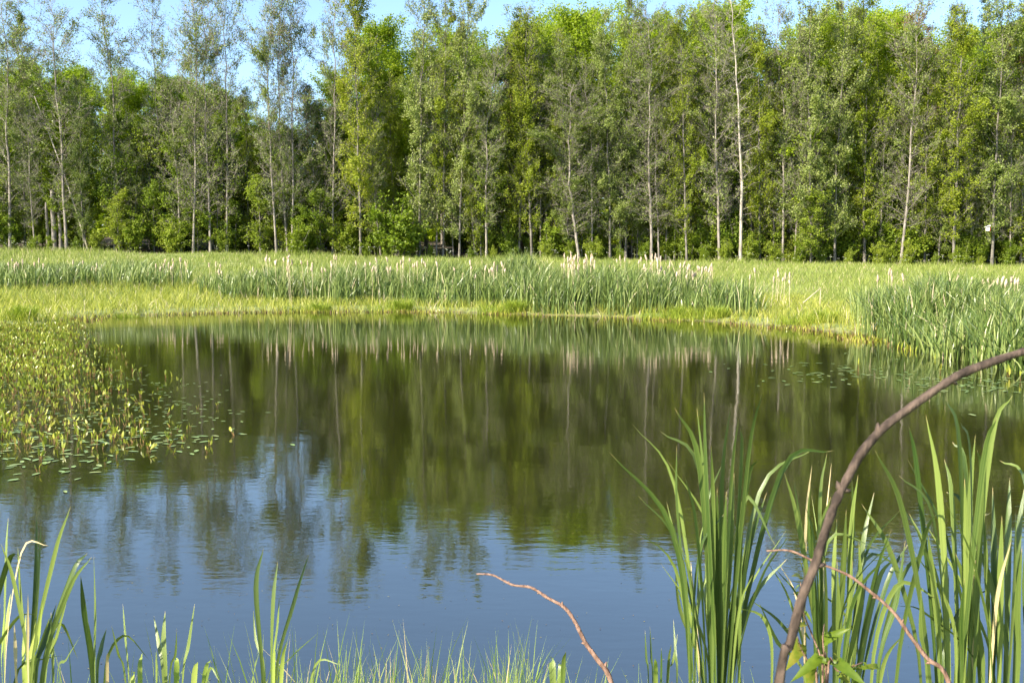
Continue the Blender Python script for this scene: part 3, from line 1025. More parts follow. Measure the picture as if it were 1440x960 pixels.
# undergrowth: shrubs and saplings
shr = []
rr = np.random.default_rng(44)
shr.append((565, TY - 0.6, 4.3, 'bright round bush at the meadow edge left of the dark hollow', 'shrub'))
shr.append((1140, TY - 0.7, 4.6, 'leafy young growth round the foot of the forked-looking alder', 'sapling'))
shr.append((420, TY - 0.3, 2.6, 'low bush under the tight alder group', 'shrub'))
for px_ in np.arange(-40, 500, 29):
    shr.append((px_ + rr.uniform(-8, 8), TY + rr.uniform(0.2, 1.8), rr.uniform(1.6, 3.0) if len(shr) % 2 else rr.uniform(2.6, 5.0), 'undergrowth', 'shrub' if len(shr) % 2 else 'sapling'))
for px_ in np.arange(500, 960, 36):
    if abs(px_ - 620) > 30:
        shr.append((px_ + rr.uniform(-12, 12), TY + rr.uniform(0.8, 3.2), rr.uniform(1.6, 3.4), 'leafy shrub in the undergrowth under the middle alders', 'shrub'))
for px_ in np.arange(960, 1480, 30):
    shr.append((px_ + rr.uniform(-12, 12), TY + rr.uniform(0.8, 3.0), rr.uniform(1.8, 3.8), 'leafy shrub in the shady undergrowth under the right-hand alders', 'shrub'))
for px_ in np.arange(-40, 1500, 52):
    shr.append((px_ + rr.uniform(-20, 20), TY + rr.uniform(3.4, 7), rr.uniform(3, 5), 'tall shrub in the dark inner wood', 'shrub'))
for px_ in (52, 74, 104, 520, 548, 604, 668, 700, 765, 800, 838, 868, 900, 985, 1022, 1058, 1085, 1118, 1160, 1198, 1236, 1278, 1318, 1352, 1384, 1420):
    shr.append((px_ + rr.uniform(-6, 6), TY + rr.uniform(-0.7, 0.3), rr.uniform(0.8, 2.1), 'low', 'shrub'))
for px_ in list(np.arange(30, 500, 48)) + list(np.arange(520, 1440, 70)):
    shr.append((px_ + rr.uniform(-20, 20), TY + rr.uniform(0.6, 4), rr.uniform(4.5, 8.5), 'slim sapling between the alder trunks', 'sapling'))
for k, (p, Y, h, lab, kind) in enumerate(shr):
    b = gpt(p, Y)
    lab = lab if k < 3 else ('tall inner shrub, ' if lab.startswith('tall') else 'low edge bush ' if lab == 'low' else 'slim sapling, ' if kind == 'sapling' else 'undergrowth shrub, ') + by(p)
    grp = None if k < 3 else ('saplings between the trunks' if kind == 'sapling' else 'undergrowth shrubs')
    o = plant(kind, k, b, b + np.array([0, 0, h]), lab, grp, 1.0 if kind == 'sapling' else h / 3.0 * 0.95)

# ------------------------------------------------------------------ meadow, sedge, reeds on the far bank
TREE_EDGE = TY - 0.3


def scatter(n, x0, x1, y0, y1, rng):
    return np.stack([rng.uniform(x0, x1, n), rng.uniform(y0, y1, n)], -1)


def with_z(xy, sink=0.02):
    return np.column_stack([xy, ground(xy) - sink])


def mix_straw(n, segs, share):
    """material index per face: some blades are last year's straw"""
    b = (rr.uniform(0, 1, n) < share).astype(np.int32)
    return np.concatenate([b] * segs)


def vnoise(xy, scale, seed):
    """cheap smooth noise 0..1"""
    r = np.random.default_rng(seed)
    out = np.zeros(len(xy))
    for k in range(6):
        a = r.uniform(0, 6.28)
        f = scale * r.uniform(0.6, 1.8)
        out += np.sin(xy[:, 0] * math.cos(a) * f + xy[:, 1] * math.sin(a) * f + r.uniform(0, 6.28))
    return 0.5 + out / 7.0


rr = np.random.default_rng(51)
# meadow grass
xyp = np.concatenate([scatter(120000, -36, 36, 36, 67.2, rr), scatter(26000, 8, 24, 16, 42, rr)])
keep = (np.abs(xyp[:, 0]) < xyp[:, 1] * 0.56)
xyp = xyp[keep]
dd = pond_dist(xyp)
xyp = xyp[(dd > 0.8)]
vn = vnoise(xyp, 0.5, 3)
v, q, t = blades(with_z(xyp), rr.uniform(0.16, 0.42, len(xyp)) * (0.7 + 0.6 * vn), 0.02, rr.uniform(0.1, 0.7, len(xyp)), segs=2, rng=rr)
mi = mix_straw(len(xyp), 2, 0.04)
tag(link('meadow_grass', mesh_np('meadow_grass', v, t, q, [M['grass'], M['straw']], mat_idx=mi)), 'green meadow grass between the pond and the wood', 'grass', None, 'stuff')

# yellow-green sedge along the water, wide on the left
xyp = scatter(90000, -26, 16, 20, 50, rr)
px_, py_ = project(np.column_stack([xyp, np.full(len(xyp), 0.2)]))
dd = pond_dist(xyp)
widthl = np.interp(px_, [-50, 100, 300, 420, 700, 1000, 1060, 1200, 1300], [11, 11, 9, 2.2, 1.3, 2.5, 8, 6, 1.2])
keep = (dd > -0.05) & (dd < widthl * (0.75 + 0.5 * vnoise(xyp, 0.8, 9))) & (px_ > -60) & (px_ < 1480)
xyp = xyp[keep]
v, q, t = blades(with_z(xyp), rr.uniform(0.22, 0.5, len(xyp)), 0.014, rr.uniform(0.2, 0.9, len(xyp)), segs=3, rng=rr)
mi = mix_straw(len(xyp), 3, 0.05)
tag(link('sedge', mesh_np('sedge', v, t, q, [M['sedge'], M['straw']], mat_idx=mi)), 'fine yellow-green sedge along the far waterline', 'grass', None, 'stuff')

# bright tussocks at the water
for p, off, r_, h_, lab in ((555, 1.0, 0.75, 0.62, 'bright green sedge tussock before the reeds left of centre'),
                            (715, 0.5, 0.85, 0.62, 'bright green sedge tussock at the water left of the tallest reeds'),
                            (950, 0.3, 0.8, 0.55, 'bright green tussock at the water right of the tallest reeds'),
                            (1000, 0.5, 0.7, 0.55, 'yellowish tussock at the water below the pale seed heads'),
                            (165, 0.6, 0.8, 0.5, 'low bright tussock on the left waterline'),
                            (440, 0.8, 0.8, 0.5, 'soft yellow tussock at the left end of the middle reeds'),
                            (1150, 1.2, 0.9, 0.5, 'yellow tussock in the gap between the two reed beds'),
                            (20, 0.8, 0.9, 0.6, 'bright tussock at the left picture edge above the water plants')):
    Yl = np.interp(p, [0, 60, 250, 500, 740, 900, 1060, 1200], [29.5, 31, 36, 37.6, 36, 33.9, 30.8, 26.8]) + off
    c = gpt(p, Yl)
    n = int(900 * r_ / 0.75)
    a = rr.uniform(0, 6.28, n)
    rad = np.abs(rr.normal(0, r_ * 0.45, n))
    base = np.stack([np.cos(a) * rad * 1.5 + 0.3 * np.sin(rad * 9), np.sin(a) * rad * 0.6, np.zeros(n)], -1)
    v, q, t = blades(base, h_ * rr.uniform(0.35, 1.0, n) * np.clip(1.1 - 0.55 * rad / r_, 0.35, 1), 0.013, rr.uniform(0.1, 0.6, n), a + rr.normal(0, 0.9, n), 3, rr)
    o = link('sedge_tussock', mesh_np('sedge_tussock', v, t, q, [M['tussock']]))
    o.location = c
    tag(o, lab, 'grass tussock', 'sedge tussocks')

# reed beds (cattail leaves)
reed = []


def reed_bed(name, label, xyp, hmin, hmax, wd, mat, hfun=None):
    n = len(xyp)
    h = rr.uniform(hmin, hmax, n)
    if hfun is not None:
        h = h * hfun
    wind = 0.45
    az = rr.normal(0.1, 1.1, n) + (rr.uniform(0, 1, n) < 0.35) * math.pi
    b_ = with_z(xyp, 0.05)
    b_[:, 2] = np.maximum(b_[:, 2], -0.3)
    v, q, t = blades(b_, h, wd * rr.uniform(0.7, 1.2, n), np.abs(rr.normal(0.12, 0.34, n)), az, 4, rr, droop=0.12, facing=rr.normal(0, 0.8, n))
    mi = mix_straw(n, 4, 0.02)
    tag(link(name, mesh_np(name, v, t, q, [mat, M['straw']], mat_idx=mi)), label, 'reeds', None, 'stuff')


xyp = scatter(85000, -15, 11, 28, 45, rr)
px_, py_ = project(np.column_stack([xyp, np.full(len(xyp), 0.15)]))
dd = pond_dist(xyp)
d0 = np.interp(px_, [280, 330, 420, 470, 560, 640, 730, 745, 880, 900, 1000, 1060], [4.8, 3.8, 2.6, 1.6, 1.8, 1.0, 1.1, 0.1, 0.15, 0.7, 0.8, 1.0])
d1 = np.interp(px_, [280, 330, 600, 740, 900, 1000, 1075], [7.5, 8.5, 8.0, 7.0, 6.0, 4.5, 1.5])
dens = np.interp(px_, [280, 310, 740, 900, 1000, 1060, 1078], [0.1, 0.75, 1.0, 1.0, 0.8, 0.5, 0.0])
keep = (dd > d0 * (0.8 + 0.4 * vnoise(xyp, 2.0, 17))) & (dd < d1) & (rr.uniform(0, 1, len(xyp)) < dens * np.clip(-0.15 + 1.9 * vnoise(xyp, 1.5, 12), 0.12, 1)) & (px_ > 280)
xyp = xyp[keep]
pp = project(np.column_stack([xyp, np.full(len(xyp), 0.15)]))[0]
reed_bed('reed_bed', 'wide green cattail bed along the middle of the far waterline', xyp, 0.95, 1.7, 0.03, M['cattail_far'],
         np.interp(pp, [280, 420, 700, 760, 900, 1000, 1060], [0.75, 0.95, 1.0, 1.12, 1.1, 0.95, 0.85]) * (0.68 + 0.6 * vnoise(xyp, 1.3, 5)))

xyp = scatter(24000, -29, -12, 40, 50, rr)
px_, py_ = project(np.column_stack([xyp, np.full(len(xyp), 0.6)]))
edge = np.interp(px_, [-60, 60, 130, 265], [42.2, 43.0, 44.3, 44.8])
dens = np.interp(px_, [-60, 130, 150, 175, 200, 235, 262, 275], [1, 0.8, 0.35, 0.55, 1.0, 0.3, 0.15, 0])
keep = (xyp[:, 1] > edge) & (xyp[:, 1] < edge + 4.5) & (rr.uniform(0, 1, len(xyp)) < dens * (0.35 + 0.8 * vnoise(xyp, 1.2, 22)))
xyp = xyp[keep]
reed_bed('reed_bed', 'pale green cattail bed set back on the left behind yellow sedge', xyp, 0.8, 1.3, 0.034, M['cattail_far'])

xyp = scatter(40000, 7.5, 17, 15, 31, rr)
px_, py_ = project(np.column_stack([xyp, np.full(len(xyp), 0.15)]))
dd = pond_dist(xyp)
dens = np.interp(px_, [1195, 1225, 1290, 1500], [0.0, 0.5, 1.0, 1.0])
keep = (dd > -np.interp(px_, [1200, 1300, 1440], [0.1, 0.8, 1.3])) & (dd < 5.0) & (px_ > 1190) & (rr.uniform(0, 1, len(xyp)) < dens * np.clip(0.0 + 1.7 * vnoise(xyp, 1.5, 2), 0.15, 1))
xyp = xyp[keep]
reed_bed('reed_bed', 'dark green cattail bed at the right waterline nearest the camera', xyp, 0.95, 1.5, 0.03, M['cattail_far'], 0.75 + 0.5 * vnoise(xyp, 1.3, 6))

# red-brown pondweed fringe where water meets the far bank
xyp = scatter(60000, -18, 13, 16, 40, rr)
dd = pond_dist(xyp)
px_, py_ = project(np.column_stack([xyp, np.zeros(len(xyp))]))
keep = (dd > -0.75 - 0.5 * vnoise(xyp, 0.9, 41)) & (dd < 0.55) & (px_ > -40) & (px_ < 1420) & (rr.uniform(0, 1, len(xyp)) < np.interp(px_, [0, 1240, 1300], [0.9, 0.9, 0.12]) * np.clip(2.2 * vnoise(xyp, 1.7, 43) - 0.35, 0.1, 1))
xyp = xyp[keep]
z = np.maximum(ground(xyp), -0.01)
bs = np.column_stack([xyp, z])
s = Soup()
m1 = rr.uniform(0, 1, len(bs)) < 0.55
v, q, t = blades(bs[m1], rr.uniform(0.05, 0.13, m1.sum()), 0.03, rr.uniform(0.1, 1.0, m1.sum()), segs=2, rng=rr)
s.add(v, q, t, 0)
m2 = ~m1
v, q, t = blades(bs[m2], rr.uniform(0.06, 0.2, m2.sum()), 0.03, rr.uniform(0.1, 0.6, m2.sum()), segs=2, rng=rr)
s.add(v, q, t, 1)
tag(link('waterside_plants', s.build('waterside_plants', [M['shore_red'], M['pondweed']])), 'red-brown and yellow-green waterside plants fringing the far bank', 'water plants', None, 'stuff')

# white umbels at the wood's edge
xyp = scatter(420, -36, 36, TY - 2.4, TY - 0.6, rr)
xyp = xyp[rr.uniform(0, 1, len(xyp)) < vnoise(xyp, 0.6, 77)]
pos = with_z(xyp)
s = Soup()
hgt = rr.uniform(0.4, 0.85, len(pos))
v, q, t = blades(pos, hgt, 0.02, 0.1, segs=2, rng=rr)
s.add(v, q, t, 0)
pos2 = np.repeat(pos, 6, axis=0)
pos2[:, 2] += np.repeat(hgt, 6) * 0.95
pos2 += rr.normal(size=pos2.shape) * np.array([0.06, 0.06, 0.02])
v, q = leaf_quads(pos2, 0.045, 0.9, 2.5, rr)
s.add(v, q, None, 1)
tag(link('wildflowers', s.build('wildflowers', [M['grass'], M['flower']])), 'small white umbel flowers at the edge of the wood', 'wildflowers', None, 'stuff')


# cattail seed heads on dry stalks
def make_head(seed):
    r = np.random.default_rng(seed)
    T = Tubes()
    L = r.uniform(0.13, 0.25)
    c = curve3((0, 0, 0), (r.normal(0, 0.08), r.normal(0, 0.08), 1), L, 5, (r.normal(0, 0.15), 0, 0), r, 0.05)
    w_ = r.uniform(0.024, 0.036)
    T.add(c, [w_ * 0.5, w_ * r.uniform(0.9, 1.1), w_ * r.uniform(0.9, 1.15), w_, w_ * 0.75, w_ * 0.25], 7)
    v = np.concatenate(T.v)
    v += r.normal(size=v.shape) * 0.006
    T.v = [v]
    return T.build('seed_head', [M['fluff']])


HEADS = [make_head(200 + i) for i in range(6)]
T = Tubes()
T.add([(0, 0, 0), (0.012, 0, 0.35), (-0.008, 0.01, 0.7), (0, 0, 1.0)], [0.009, 0.008, 0.007, 0.006], 5)
STALK = T.build('stalk', [M['straw']])
rr = np.random.default_rng(63)
heads = []


def head_group(n, x0, x1, y0, y1, Y0, Y1, label):
    for _ in range(n):
        p = rr.uniform(x0, x1)
        heads.append((p, rr.uniform(y0, y1), rr.uniform(Y0, Y1), label))


head_group(10, 0, 62, 360, 378, 44, 47, 'pale cattail seed head on the left edge of the far bank')
head_group(8, 100, 150, 363, 378, 45, 47.5, 'pale cattail seed head left of the dark reed clump')
head_group(13, 216, 262, 360, 375, 45, 47.5, 'pale cattail seed head right of the dark reed clump')
head_group(9, 290, 360, 365, 380, 42, 46, 'pale cattail seed head over the thin left end of the middle reeds')
head_group(22, 372, 480, 357, 376, 39.5, 44, 'pale cattail seed head over the middle reeds below the tight alder group')
head_group(24, 480, 600, 360, 378, 40, 44, 'pale cattail seed head over the middle reeds below the bright round bush')
head_group(16, 612, 720, 363, 384, 39.5, 43, 'pale cattail seed head over the middle reeds left of the tallest cluster')
head_group(32, 784, 836, 352, 371, 38, 41, 'pink-beige cattail seed head in the tallest cluster')
head_group(16, 838, 930, 352, 374, 37.5, 40.5, 'scattered tall pink-beige cattail seed head right of the tallest cluster')
head_group(48, 905, 1004, 366, 384, 36, 39.5, 'pale cattail seed head over the right end of the middle reeds')
head_group(9, 1050, 1112, 374, 392, 33, 37, 'pale cattail seed head on a dry stalk in the gap between the reed beds')
head_group(5, 1200, 1300, 375, 390, 28, 32, 'lone cattail seed head over the left end of the right reed bed')
head_group(16, 1345, 1440, 380, 396, 25, 30, 'pale cattail seed head over the right reed bed')
for k, (p, py, Y, lab) in enumerate(heads):
    top = at(p, py, Y)
    g = ground([[top[0], Y]])[0]
    L = HEADS[k % 6]
    base = np.array([top[0] + rr.normal(0, 0.06), Y, g - 0.03])
    h = top[2] - 0.22 - base[2]
    o = thing('cattail_stalk', lab, 'cattail', base, 'old cattail seed heads on the far bank')
    dirv = Vector((top[0] - base[0], 0, h + 0.22)).normalized()
    o.rotation_mode = 'QUATERNION'
    o.rotation_quaternion = Vector((0, 0, 1)).rotation_difference(dirv) @ Quaternion((0, 0, 1), rr.uniform(0, 6.28))
    st = link('stalk', STALK, o)
    st.scale = (1, 1, h)
    hd = link('seed_head', L, o)
    hd.location = (0, 0, h - 0.02)

# broken straw stalk in the gap
b = gpt(1140, 33)
T = Tubes()
p0, p1 = at(1135, 421, 33) - b, at(1154, 405, 33.2) - b
T.add([p0 + (p0 - p1) * 0.3, p0, p1], [0.02, 0.02, 0.014], 6)
T.add([(at(1153, 421, 33.2) - b) * np.array([1, 1, 0]), p1], [0.014, 0.012], 6)
o = link('broken_stalk', T.build('broken_stalk', [M['straw']]))
o.location = b
tag(o, 'bent straw-coloured broken reed stalk in the gap between the reed beds', 'reed stalk')

# ------------------------------------------------------------------ water plants at the left
def upright_leaf(L, W, lean, az, z0, rng, rows=4):
    """a lanceolate upright leaf: centre-folded strip"""
    d = np.array([math.cos(az), math.sin(az), 0])
    fa = az + math.pi / 2 + rng.normal(0, 0.5)
    s = np.array([math.cos(fa), math.sin(fa), 0])
    nrm = np.cross(s, (0, 0, 1))
    v = []
    for k in range(rows + 1):
        t = k / rows
        c = d * lean * L * t * t + np.array([0, 0, z0 + L * (t - 0.12 * t * t)])
        wd = W * math.sin(math.pi * min(1, 0.12 + 0.88 * t)) ** 0.8 * 0.5
        v += [c - s * wd, c + nrm * W * 0.10, c + s * wd]
    q = []
    for k in range(rows):
        a = k * 3
        q += [(a, a + 1, a + 4, a + 3), (a + 1, a + 2, a + 5, a + 4)]
    return np.array(v), np.array(q)


def make_pondplant(seed):
    r = np.random.default_rng(seed)
    leaves, T = [], Tubes()
    for k in range(r.integers(2, 4)):
        az = r.uniform(0, 6.28)
        off = np.array([math.cos(az), math.sin(az), 0]) * r.uniform(0, 0.045)
        z0 = r.uniform(0.03, 0.13)
        L = r.uniform(0.09, 0.15)
        v, q = upright_leaf(L, L * r.uniform(0.2, 0.31), r.uniform(0, 0.5), az, z0, r)
        leaves.append(mesh_np('leaf', v + off, None, q, [M['pondweed']], True))
        T.add([off * 0.3 + (0, 0, -0.12), off + (0, 0, z0 + 0.01)], [0.0045, 0.0035], 4)
    return T.build('stem', [M['pondweed_stem']]), leaves


PP = [make_pondplant(300 + i) for i in range(8)]
rr = np.random.default_rng(71)


def pond_density(px, py):
    """how thick the emergent plants stand, by place on the water"""
    e = np.interp(py, [445, 460, 500, 540, 580, 610, 640, 665, 700], [95, 115, 135, 185, 245, 285, 240, 140, 20])
    core = np.clip((e - px) / 60 + 0.15, 0, 1)
    out = np.clip((e + 75 - px) / 120, 0, 1) * 0.34 * (py > 490) * (py < 660)
    return np.maximum(core * np.interp(py, [445, 470, 600, 640, 675], [0.8, 1, 0.85, 0.4, 0.0]), out)


xyp = scatter(26000, -16, -2, 8.5, 31.5, rr)
px_, py_ = project(np.column_stack([xyp, np.zeros(len(xyp))]))
dd = pond_dist(xyp)
keep = (dd < -0.05) & (px_ > -30) & (px_ < 345) & (rr.uniform(0, 1, len(xyp)) < pond_density(px_, py_) * (0.15 + 1.0 * vnoise(xyp, 1.6, 88)) * 0.7)
xyp, px_, py_ = xyp[keep], px_[keep], py_[keep]
order = np.argsort(-py_)
xyp, px_, py_ = xyp[order], px_[order], py_[order]
vis = (px_ > 2) & (px_ < 1438)
n_ind = 0
rest = []
for k in range(len(xyp)):
    if vis[k] and n_ind < 295:
        zone = ('at the left picture edge' if px_[k] < 60 else 'in the middle' if px_[k] < 140 else 'on the right flank')
        rank = ('front' if py_[k] > 610 else 'second' if py_[k] > 575 else 'third' if py_[k] > 545 else 'rear')
        lab = 'red-stemmed emergent water plant, %s rank %s of the bed' % (rank, zone)
        if px_[k] > 228:
            lab = 'outlying emergent water plant standing in open water right of the left-hand bed'
        o = thing('water_plant', lab, 'water plant', (*xyp[k], 0), 'emergent water plants at the left')
        st, lv = PP[rr.integers(len(PP))]
        sc_ = rr.uniform(0.4, 0.85)
        o.scale = (sc_, sc_, sc_ * rr.uniform(0.55, 0.95))
        o.rotation_euler = (rr.normal(0, 0.28), rr.normal(0, 0.28), rr.uniform(0, 6.28))
        link('stem', st, o)
        for m_ in lv:
            link('leaf', m_, o)
        n_ind += 1
    else:
        rest.append(xyp[k])
rest = np.array(rest)
s = Soup()
for rep in range(3):
    n = len(rest)
    b = np.column_stack([rest + rr.normal(0, 0.05, (n, 2)), rr.uniform(0.0, 0.07, n)])
    v, q, t = blades(b, rr.uniform(0.04, 0.11, n), rr.uniform(0.018, 0.04, n), rr.uniform(0, 0.8, n), segs=3, rng=rr)
    s.add(v, q, t, 0)
    b[:, 2] = -0.05
    v, q, t = blades(b, rr.uniform(0.10, 0.18, n), 0.012, 0.1, segs=2, rng=rr)
    s.add(v, q, t, 1)
tag(link('water_plants', s.build('water_plants', [M['pondweed'], M['pondweed_stem']])), 'thick far part of the yellow-green water plant bed at the left', 'water plants', None, 'stuff')


# floating leaves
def float_leaf_mesh(seed):
    r = np.random.default_rng(seed)
    n = 9
    th = np.arange(n) / n * 2 * math.pi
    L, W = 0.055, 0.02
    v = np.stack([np.cos(th) * L * (1 + 0.05 * r.normal(size=n)), np.sin(th) * W * (1 + 0.06 * r.normal(size=n)), 0.003 + 0.003 * np.abs(np.sin(th)) + r.uniform(0, 0.002, n)], -1)
    v = np.concatenate([v, [[0, 0, 0.003]]])
    t = [(k, (k + 1) % n, n) for k in range(n)]
    return mesh_np('floating_leaf', v, t, None, [M['float_leaf']], True)


FL = [float_leaf_mesh(400 + i) for i in range(4)]
pts = []
for _ in range(9000):
    p, y = rr.uniform(-20, 460), rr.uniform(470, 700)
    e = np.interp(y, [470, 500, 540, 580, 600, 620, 640, 660, 690], [170, 240, 330, 370, 370, 340, 280, 200, 120])
    pr = np.clip((e - p) / 90, 0, 1) * np.interp(y, [470, 520, 560, 640, 670, 700], [0.3, 0.6, 1, 0.8, 0.3, 0.03])
    pr = max(pr, 0.05 * (p < 430) * (y > 520) * (y < 630))
    if rr.uniform() < pr * 0.16:
        zone = ('at the left picture edge' if p < 70 else 'in the middle' if p < 170 else 'on the open right flank')
        rank = ('nearest the camera' if y > 630 else 'in the second strip' if y > 600 else 'in the third strip' if y > 565 else 'in the far strip')
        pts.append((p, y, 'floating leaf of the left-hand bed, %s, %s' % (zone, rank)))
for _ in range(75):
    pts.append((rr.normal(1175, 50), rr.normal(523, 9), 'floating leaf in the small raft on the right half of the pond'))
for _ in range(70):
    p = rr.uniform(1260, 1440)
    pts.append((p, rr.normal(540, 12), 'floating leaf near the right-hand reed bed'))
pts = sorted(pts, key=lambda a: (a[0] < 900, -a[1]))
rest = []
n_ind = 0
for p, y, lab in pts:
    w3 = on_water(p, y)
    if pond_dist([w3[:2]])[0] > -0.1:
        continue
    sc_ = rr.uniform(0.7, 1.3)
    if p > 900:
        sc_ *= 1.2
    if 0 < p < 1440 and n_ind < 298 and (y > 480):
        o = link('floating_leaf', FL[rr.integers(4)])
        o.location = (w3[0], w3[1], 0.0)
        o.rotation_euler = (0, 0, rr.uniform(0, 6.28))
        o.scale = (sc_, sc_, 1)
        tag(o, lab, 'floating leaf', 'floating leaves on the pond')
        n_ind += 1
    else:
        rest.append(w3)
if rest:
    rest = np.array(rest)
    n = len(rest)
    th = rr.uniform(0, 6.28, n)
    d_ = np.stack([np.cos(th), np.sin(th), np.zeros(n)], -1) * 0.05
    s_ = np.stack([-np.sin(th), np.cos(th), np.zeros(n)], -1) * 0.02
    c = rest + np.array([0, 0, 0.004])
    v = np.stack([c - d_, c - s_, c + d_, c + s_], 1).reshape(-1, 3)
    tag(link('floating_leaves', mesh_np('floating_leaves', v, None, np.arange(4 * n).reshape(n, 4), [M['float_leaf']])), 'small floating leaves farther out in the left-hand bed', 'floating leaves', None, 'stuff')
# few upright leaves near the right-hand rafts
for p, y, lab in ((1206, 522, 'single pointed leaf standing out of the small raft on the right'), (1322, 524, 'pointed leaf standing in water left of the right-hand reeds'), (1418, 530, 'pointed leaf standing in water at the right picture edge'), (1436, 536, 'upright water leaves cut by the right picture edge')):
    w3 = on_water(p, y)
    o = thing('water_plant', lab, 'water plant', w3)
    st, lv = PP[rr.integers(len(PP))]
    o.rotation_euler = (0, 0, rr.uniform(0, 6.28))
    link('stem', st, o)
    for m_ in lv:
        link('leaf', m_, o)

# specks of pollen and plant litter on the near water
n = 420
dp = np.array([on_water(a, b) for a, b in zip(rr.uniform(0, 1440, n), 640 + 320 * rr.uniform(0, 1, n) ** 0.8)])
dp[:, 2] = 0.003
v, q = leaf_quads(dp, 0.011, 0.5, 9.0, rr)
v[:, 2] = np.clip(v[:, 2], 0.001, 0.006)
tag(link('floating_litter', mesh_np('floating_litter', v, None, q, [M['shore_red']])), 'tiny dark specks of plant litter on the near water', 'litter', None, 'stuff')

# ------------------------------------------------------------------ foreground cattails
def strap_leaf(name, P, W, twist0, twist1, mat, parent, base_w=0.34, fold=0.10, tip_pow=0.8, org=(0, 0, 0), n=14):
    """long strap leaf along a smooth path through the points P (world)"""
    P = np.asarray(P, float)
    # Bezier / Catmull sampling
    if len(P) == 3:
        t = np.linspace(0, 1, n)[:, None]
        c = (1 - t) ** 2 * P[0] + 2 * t * (1 - t) * P[1] + t ** 2 * P[2]
    else:
        Q = np.vstack([2 * P[0] - P[1], P, 2 * P[-1] - P[-2]])
        c = []
        m = len(P) - 1
        for u in np.linspace(0, m - 1e-6, n):
            i = int(u); f = u - i
            p0, p1, p2, p3 = Q[i], Q[i + 1], Q[i + 2], Q[i + 3]
            c.append(0.5 * ((2 * p1) + (-p0 + p2) * f + (2 * p0 - 5 * p1 + 4 * p2 - p3) * f * f + (-p0 + 3 * p1 - 3 * p2 + p3) * f ** 3))
        c = np.array(c)
    tan = unit(np.gradient(c, axis=0))
    view = unit(c - np.array([0, 0, CAMZ]))
    s0 = unit(np.cross(tan, np.array([0.05, 1.0, 0.1])))     # across the leaf, seen broad from the pond side
    n0 = np.cross(s0, tan)
    u = np.linspace(0, 1, n)
    tw = twist0 + (twist1 - twist0) * u
    s = s0 * np.cos(tw)[:, None] + n0 * np.sin(tw)[:, None]
    nn = np.cross(s, tan)
    prof = (base_w + (1 - base_w) * sstep((u - 0.1) / 0.6)) * np.where(u < 0.68, 1, np.clip((1 - u) / 0.32, 0, 1) ** tip_pow)
    wd = (W * prof * 0.5)[:, None]
    v = np.stack([c - s * wd, c + nn * wd * fold * 2, c + s * wd], 1) - np.asarray(org, float)
    v = v.reshape(-1, 3)
    q = []
    for k in range(n - 1):
        a = k * 3
        q += [(a, a + 1, a + 4, a + 3), (a + 1, a + 2, a + 5, a + 4)]
    me = mesh_np(name, v, None, q, [mat], True)
    uvl = me.uv_layers.new(name='UVMap')
    vi = np.empty(len(me.loops), np.int32)
    me.loops.foreach_get('vertex_index', vi)
    uvl.data.foreach_set('uv', np.stack([(vi % 3) * 0.5, u[vi // 3]], -1).astype(np.float32).ravel())
    return link(name, me, parent)


rr = np.random.default_rng(91)


def cattail(label, base_px, Y, leaves, extra=0, spread_px=30, group=None, name='cattail_plant', W=0.0158):
    """leaves: (tip px, tip py[, mid px, mid py][, opts]) traced in photo pixels, rooted in the ground at depth Y"""
    X0 = at(base_px, 900, Y)[0]
    org = np.array([X0, Y, ground([[X0, Y]])[0] - 0.03])
    o = thing(name, label, 'cattail', org, group)
    for k in range(extra):
        bx = base_px + rr.uniform(-1.6, 1.6) * spread_px * 2
        tx_ = bx + rr.choice([-1, 1]) * rr.uniform(10, 110)
        ty_ = rr.uniform(640, 830)
        f_ = rr.uniform(0.15, 0.45)
        leaves = leaves + [(tx_, ty_, bx + (tx_ - bx) * f_, 960 + (ty_ - 960) * rr.uniform(0.55, 0.75),
                            dict(bx=bx, w=rr.uniform(0.4, 0.75), m='dry_leaf' if rr.uniform() < 0.14 else 'cattail_leaf', dy=rr.uniform(-0.3, 0.3)))]
    for L in leaves:
        opt = {}
        if isinstance(L[-1], dict):
            opt = L[-1]
            L = L[:-1]
        dY = opt.get('dy', rr.uniform(-0.16, 0.2))
        tip = at(L[0], L[1], Y + dY)
        bx = opt.get('bx', base_px + rr.uniform(-spread_px, spread_px))
        bpos = at(bx, 960, Y + dY * 0.2)
        bpos = np.array([bpos[0] * 0.75 + org[0] * 0.25, bpos[1], org[2]])
        if len(L) == 4:
            mid = at(L[2], L[3], Y + dY * 0.6)
            low = at(bx, 960, Y + dY * 0.3)
            if L[3] > 930:
                low = bpos * 0.45 + mid * 0.55
            bpos = np.array([low[0] * 0.8 + org[0] * 0.2, bpos[1], org[2]])
            P = [bpos, low, mid, tip]
        else:
            f = opt.get('f', 0.33)
            cpt = bpos + (tip - bpos) * np.array([f, f, 0.58])
            P = [bpos, cpt, tip]
        tw = float(np.clip(opt.get('tw', rr.normal(0, 0.55)) + rr.normal(0, 0.35), -1.0, 1.0))
        strap_leaf('leaf', P, W * opt.get('w', rr.uniform(0.8, 1.15)), float(np.clip(tw + rr.normal(0, 0.6), -1.2, 1.2)), float(np.clip(tw + rr.normal(0, 0.4), -1.1, 1.1)), M[opt.get('m', 'cattail_leaf')], o, org=org,
                   n=16 if len(L) == 4 else 13)
    return o


Z = lambda x, y: (840 + x / 2.285, 540 + y / 2.285)


def z1(*a):
    """coordinates read off an enlargement of the right foreground"""
    out = []
    opt = None
    a = list(a)
    if isinstance(a[-1], dict):
        opt = a.pop()
        if 'bx' in opt:
            opt['bx'] = 840 + opt['bx'] / 2.285
    for i in range(0, len(a), 2):
        out += list(Z(a[i], a[i + 1]))
    return tuple(out) + ((opt,) if opt else ())


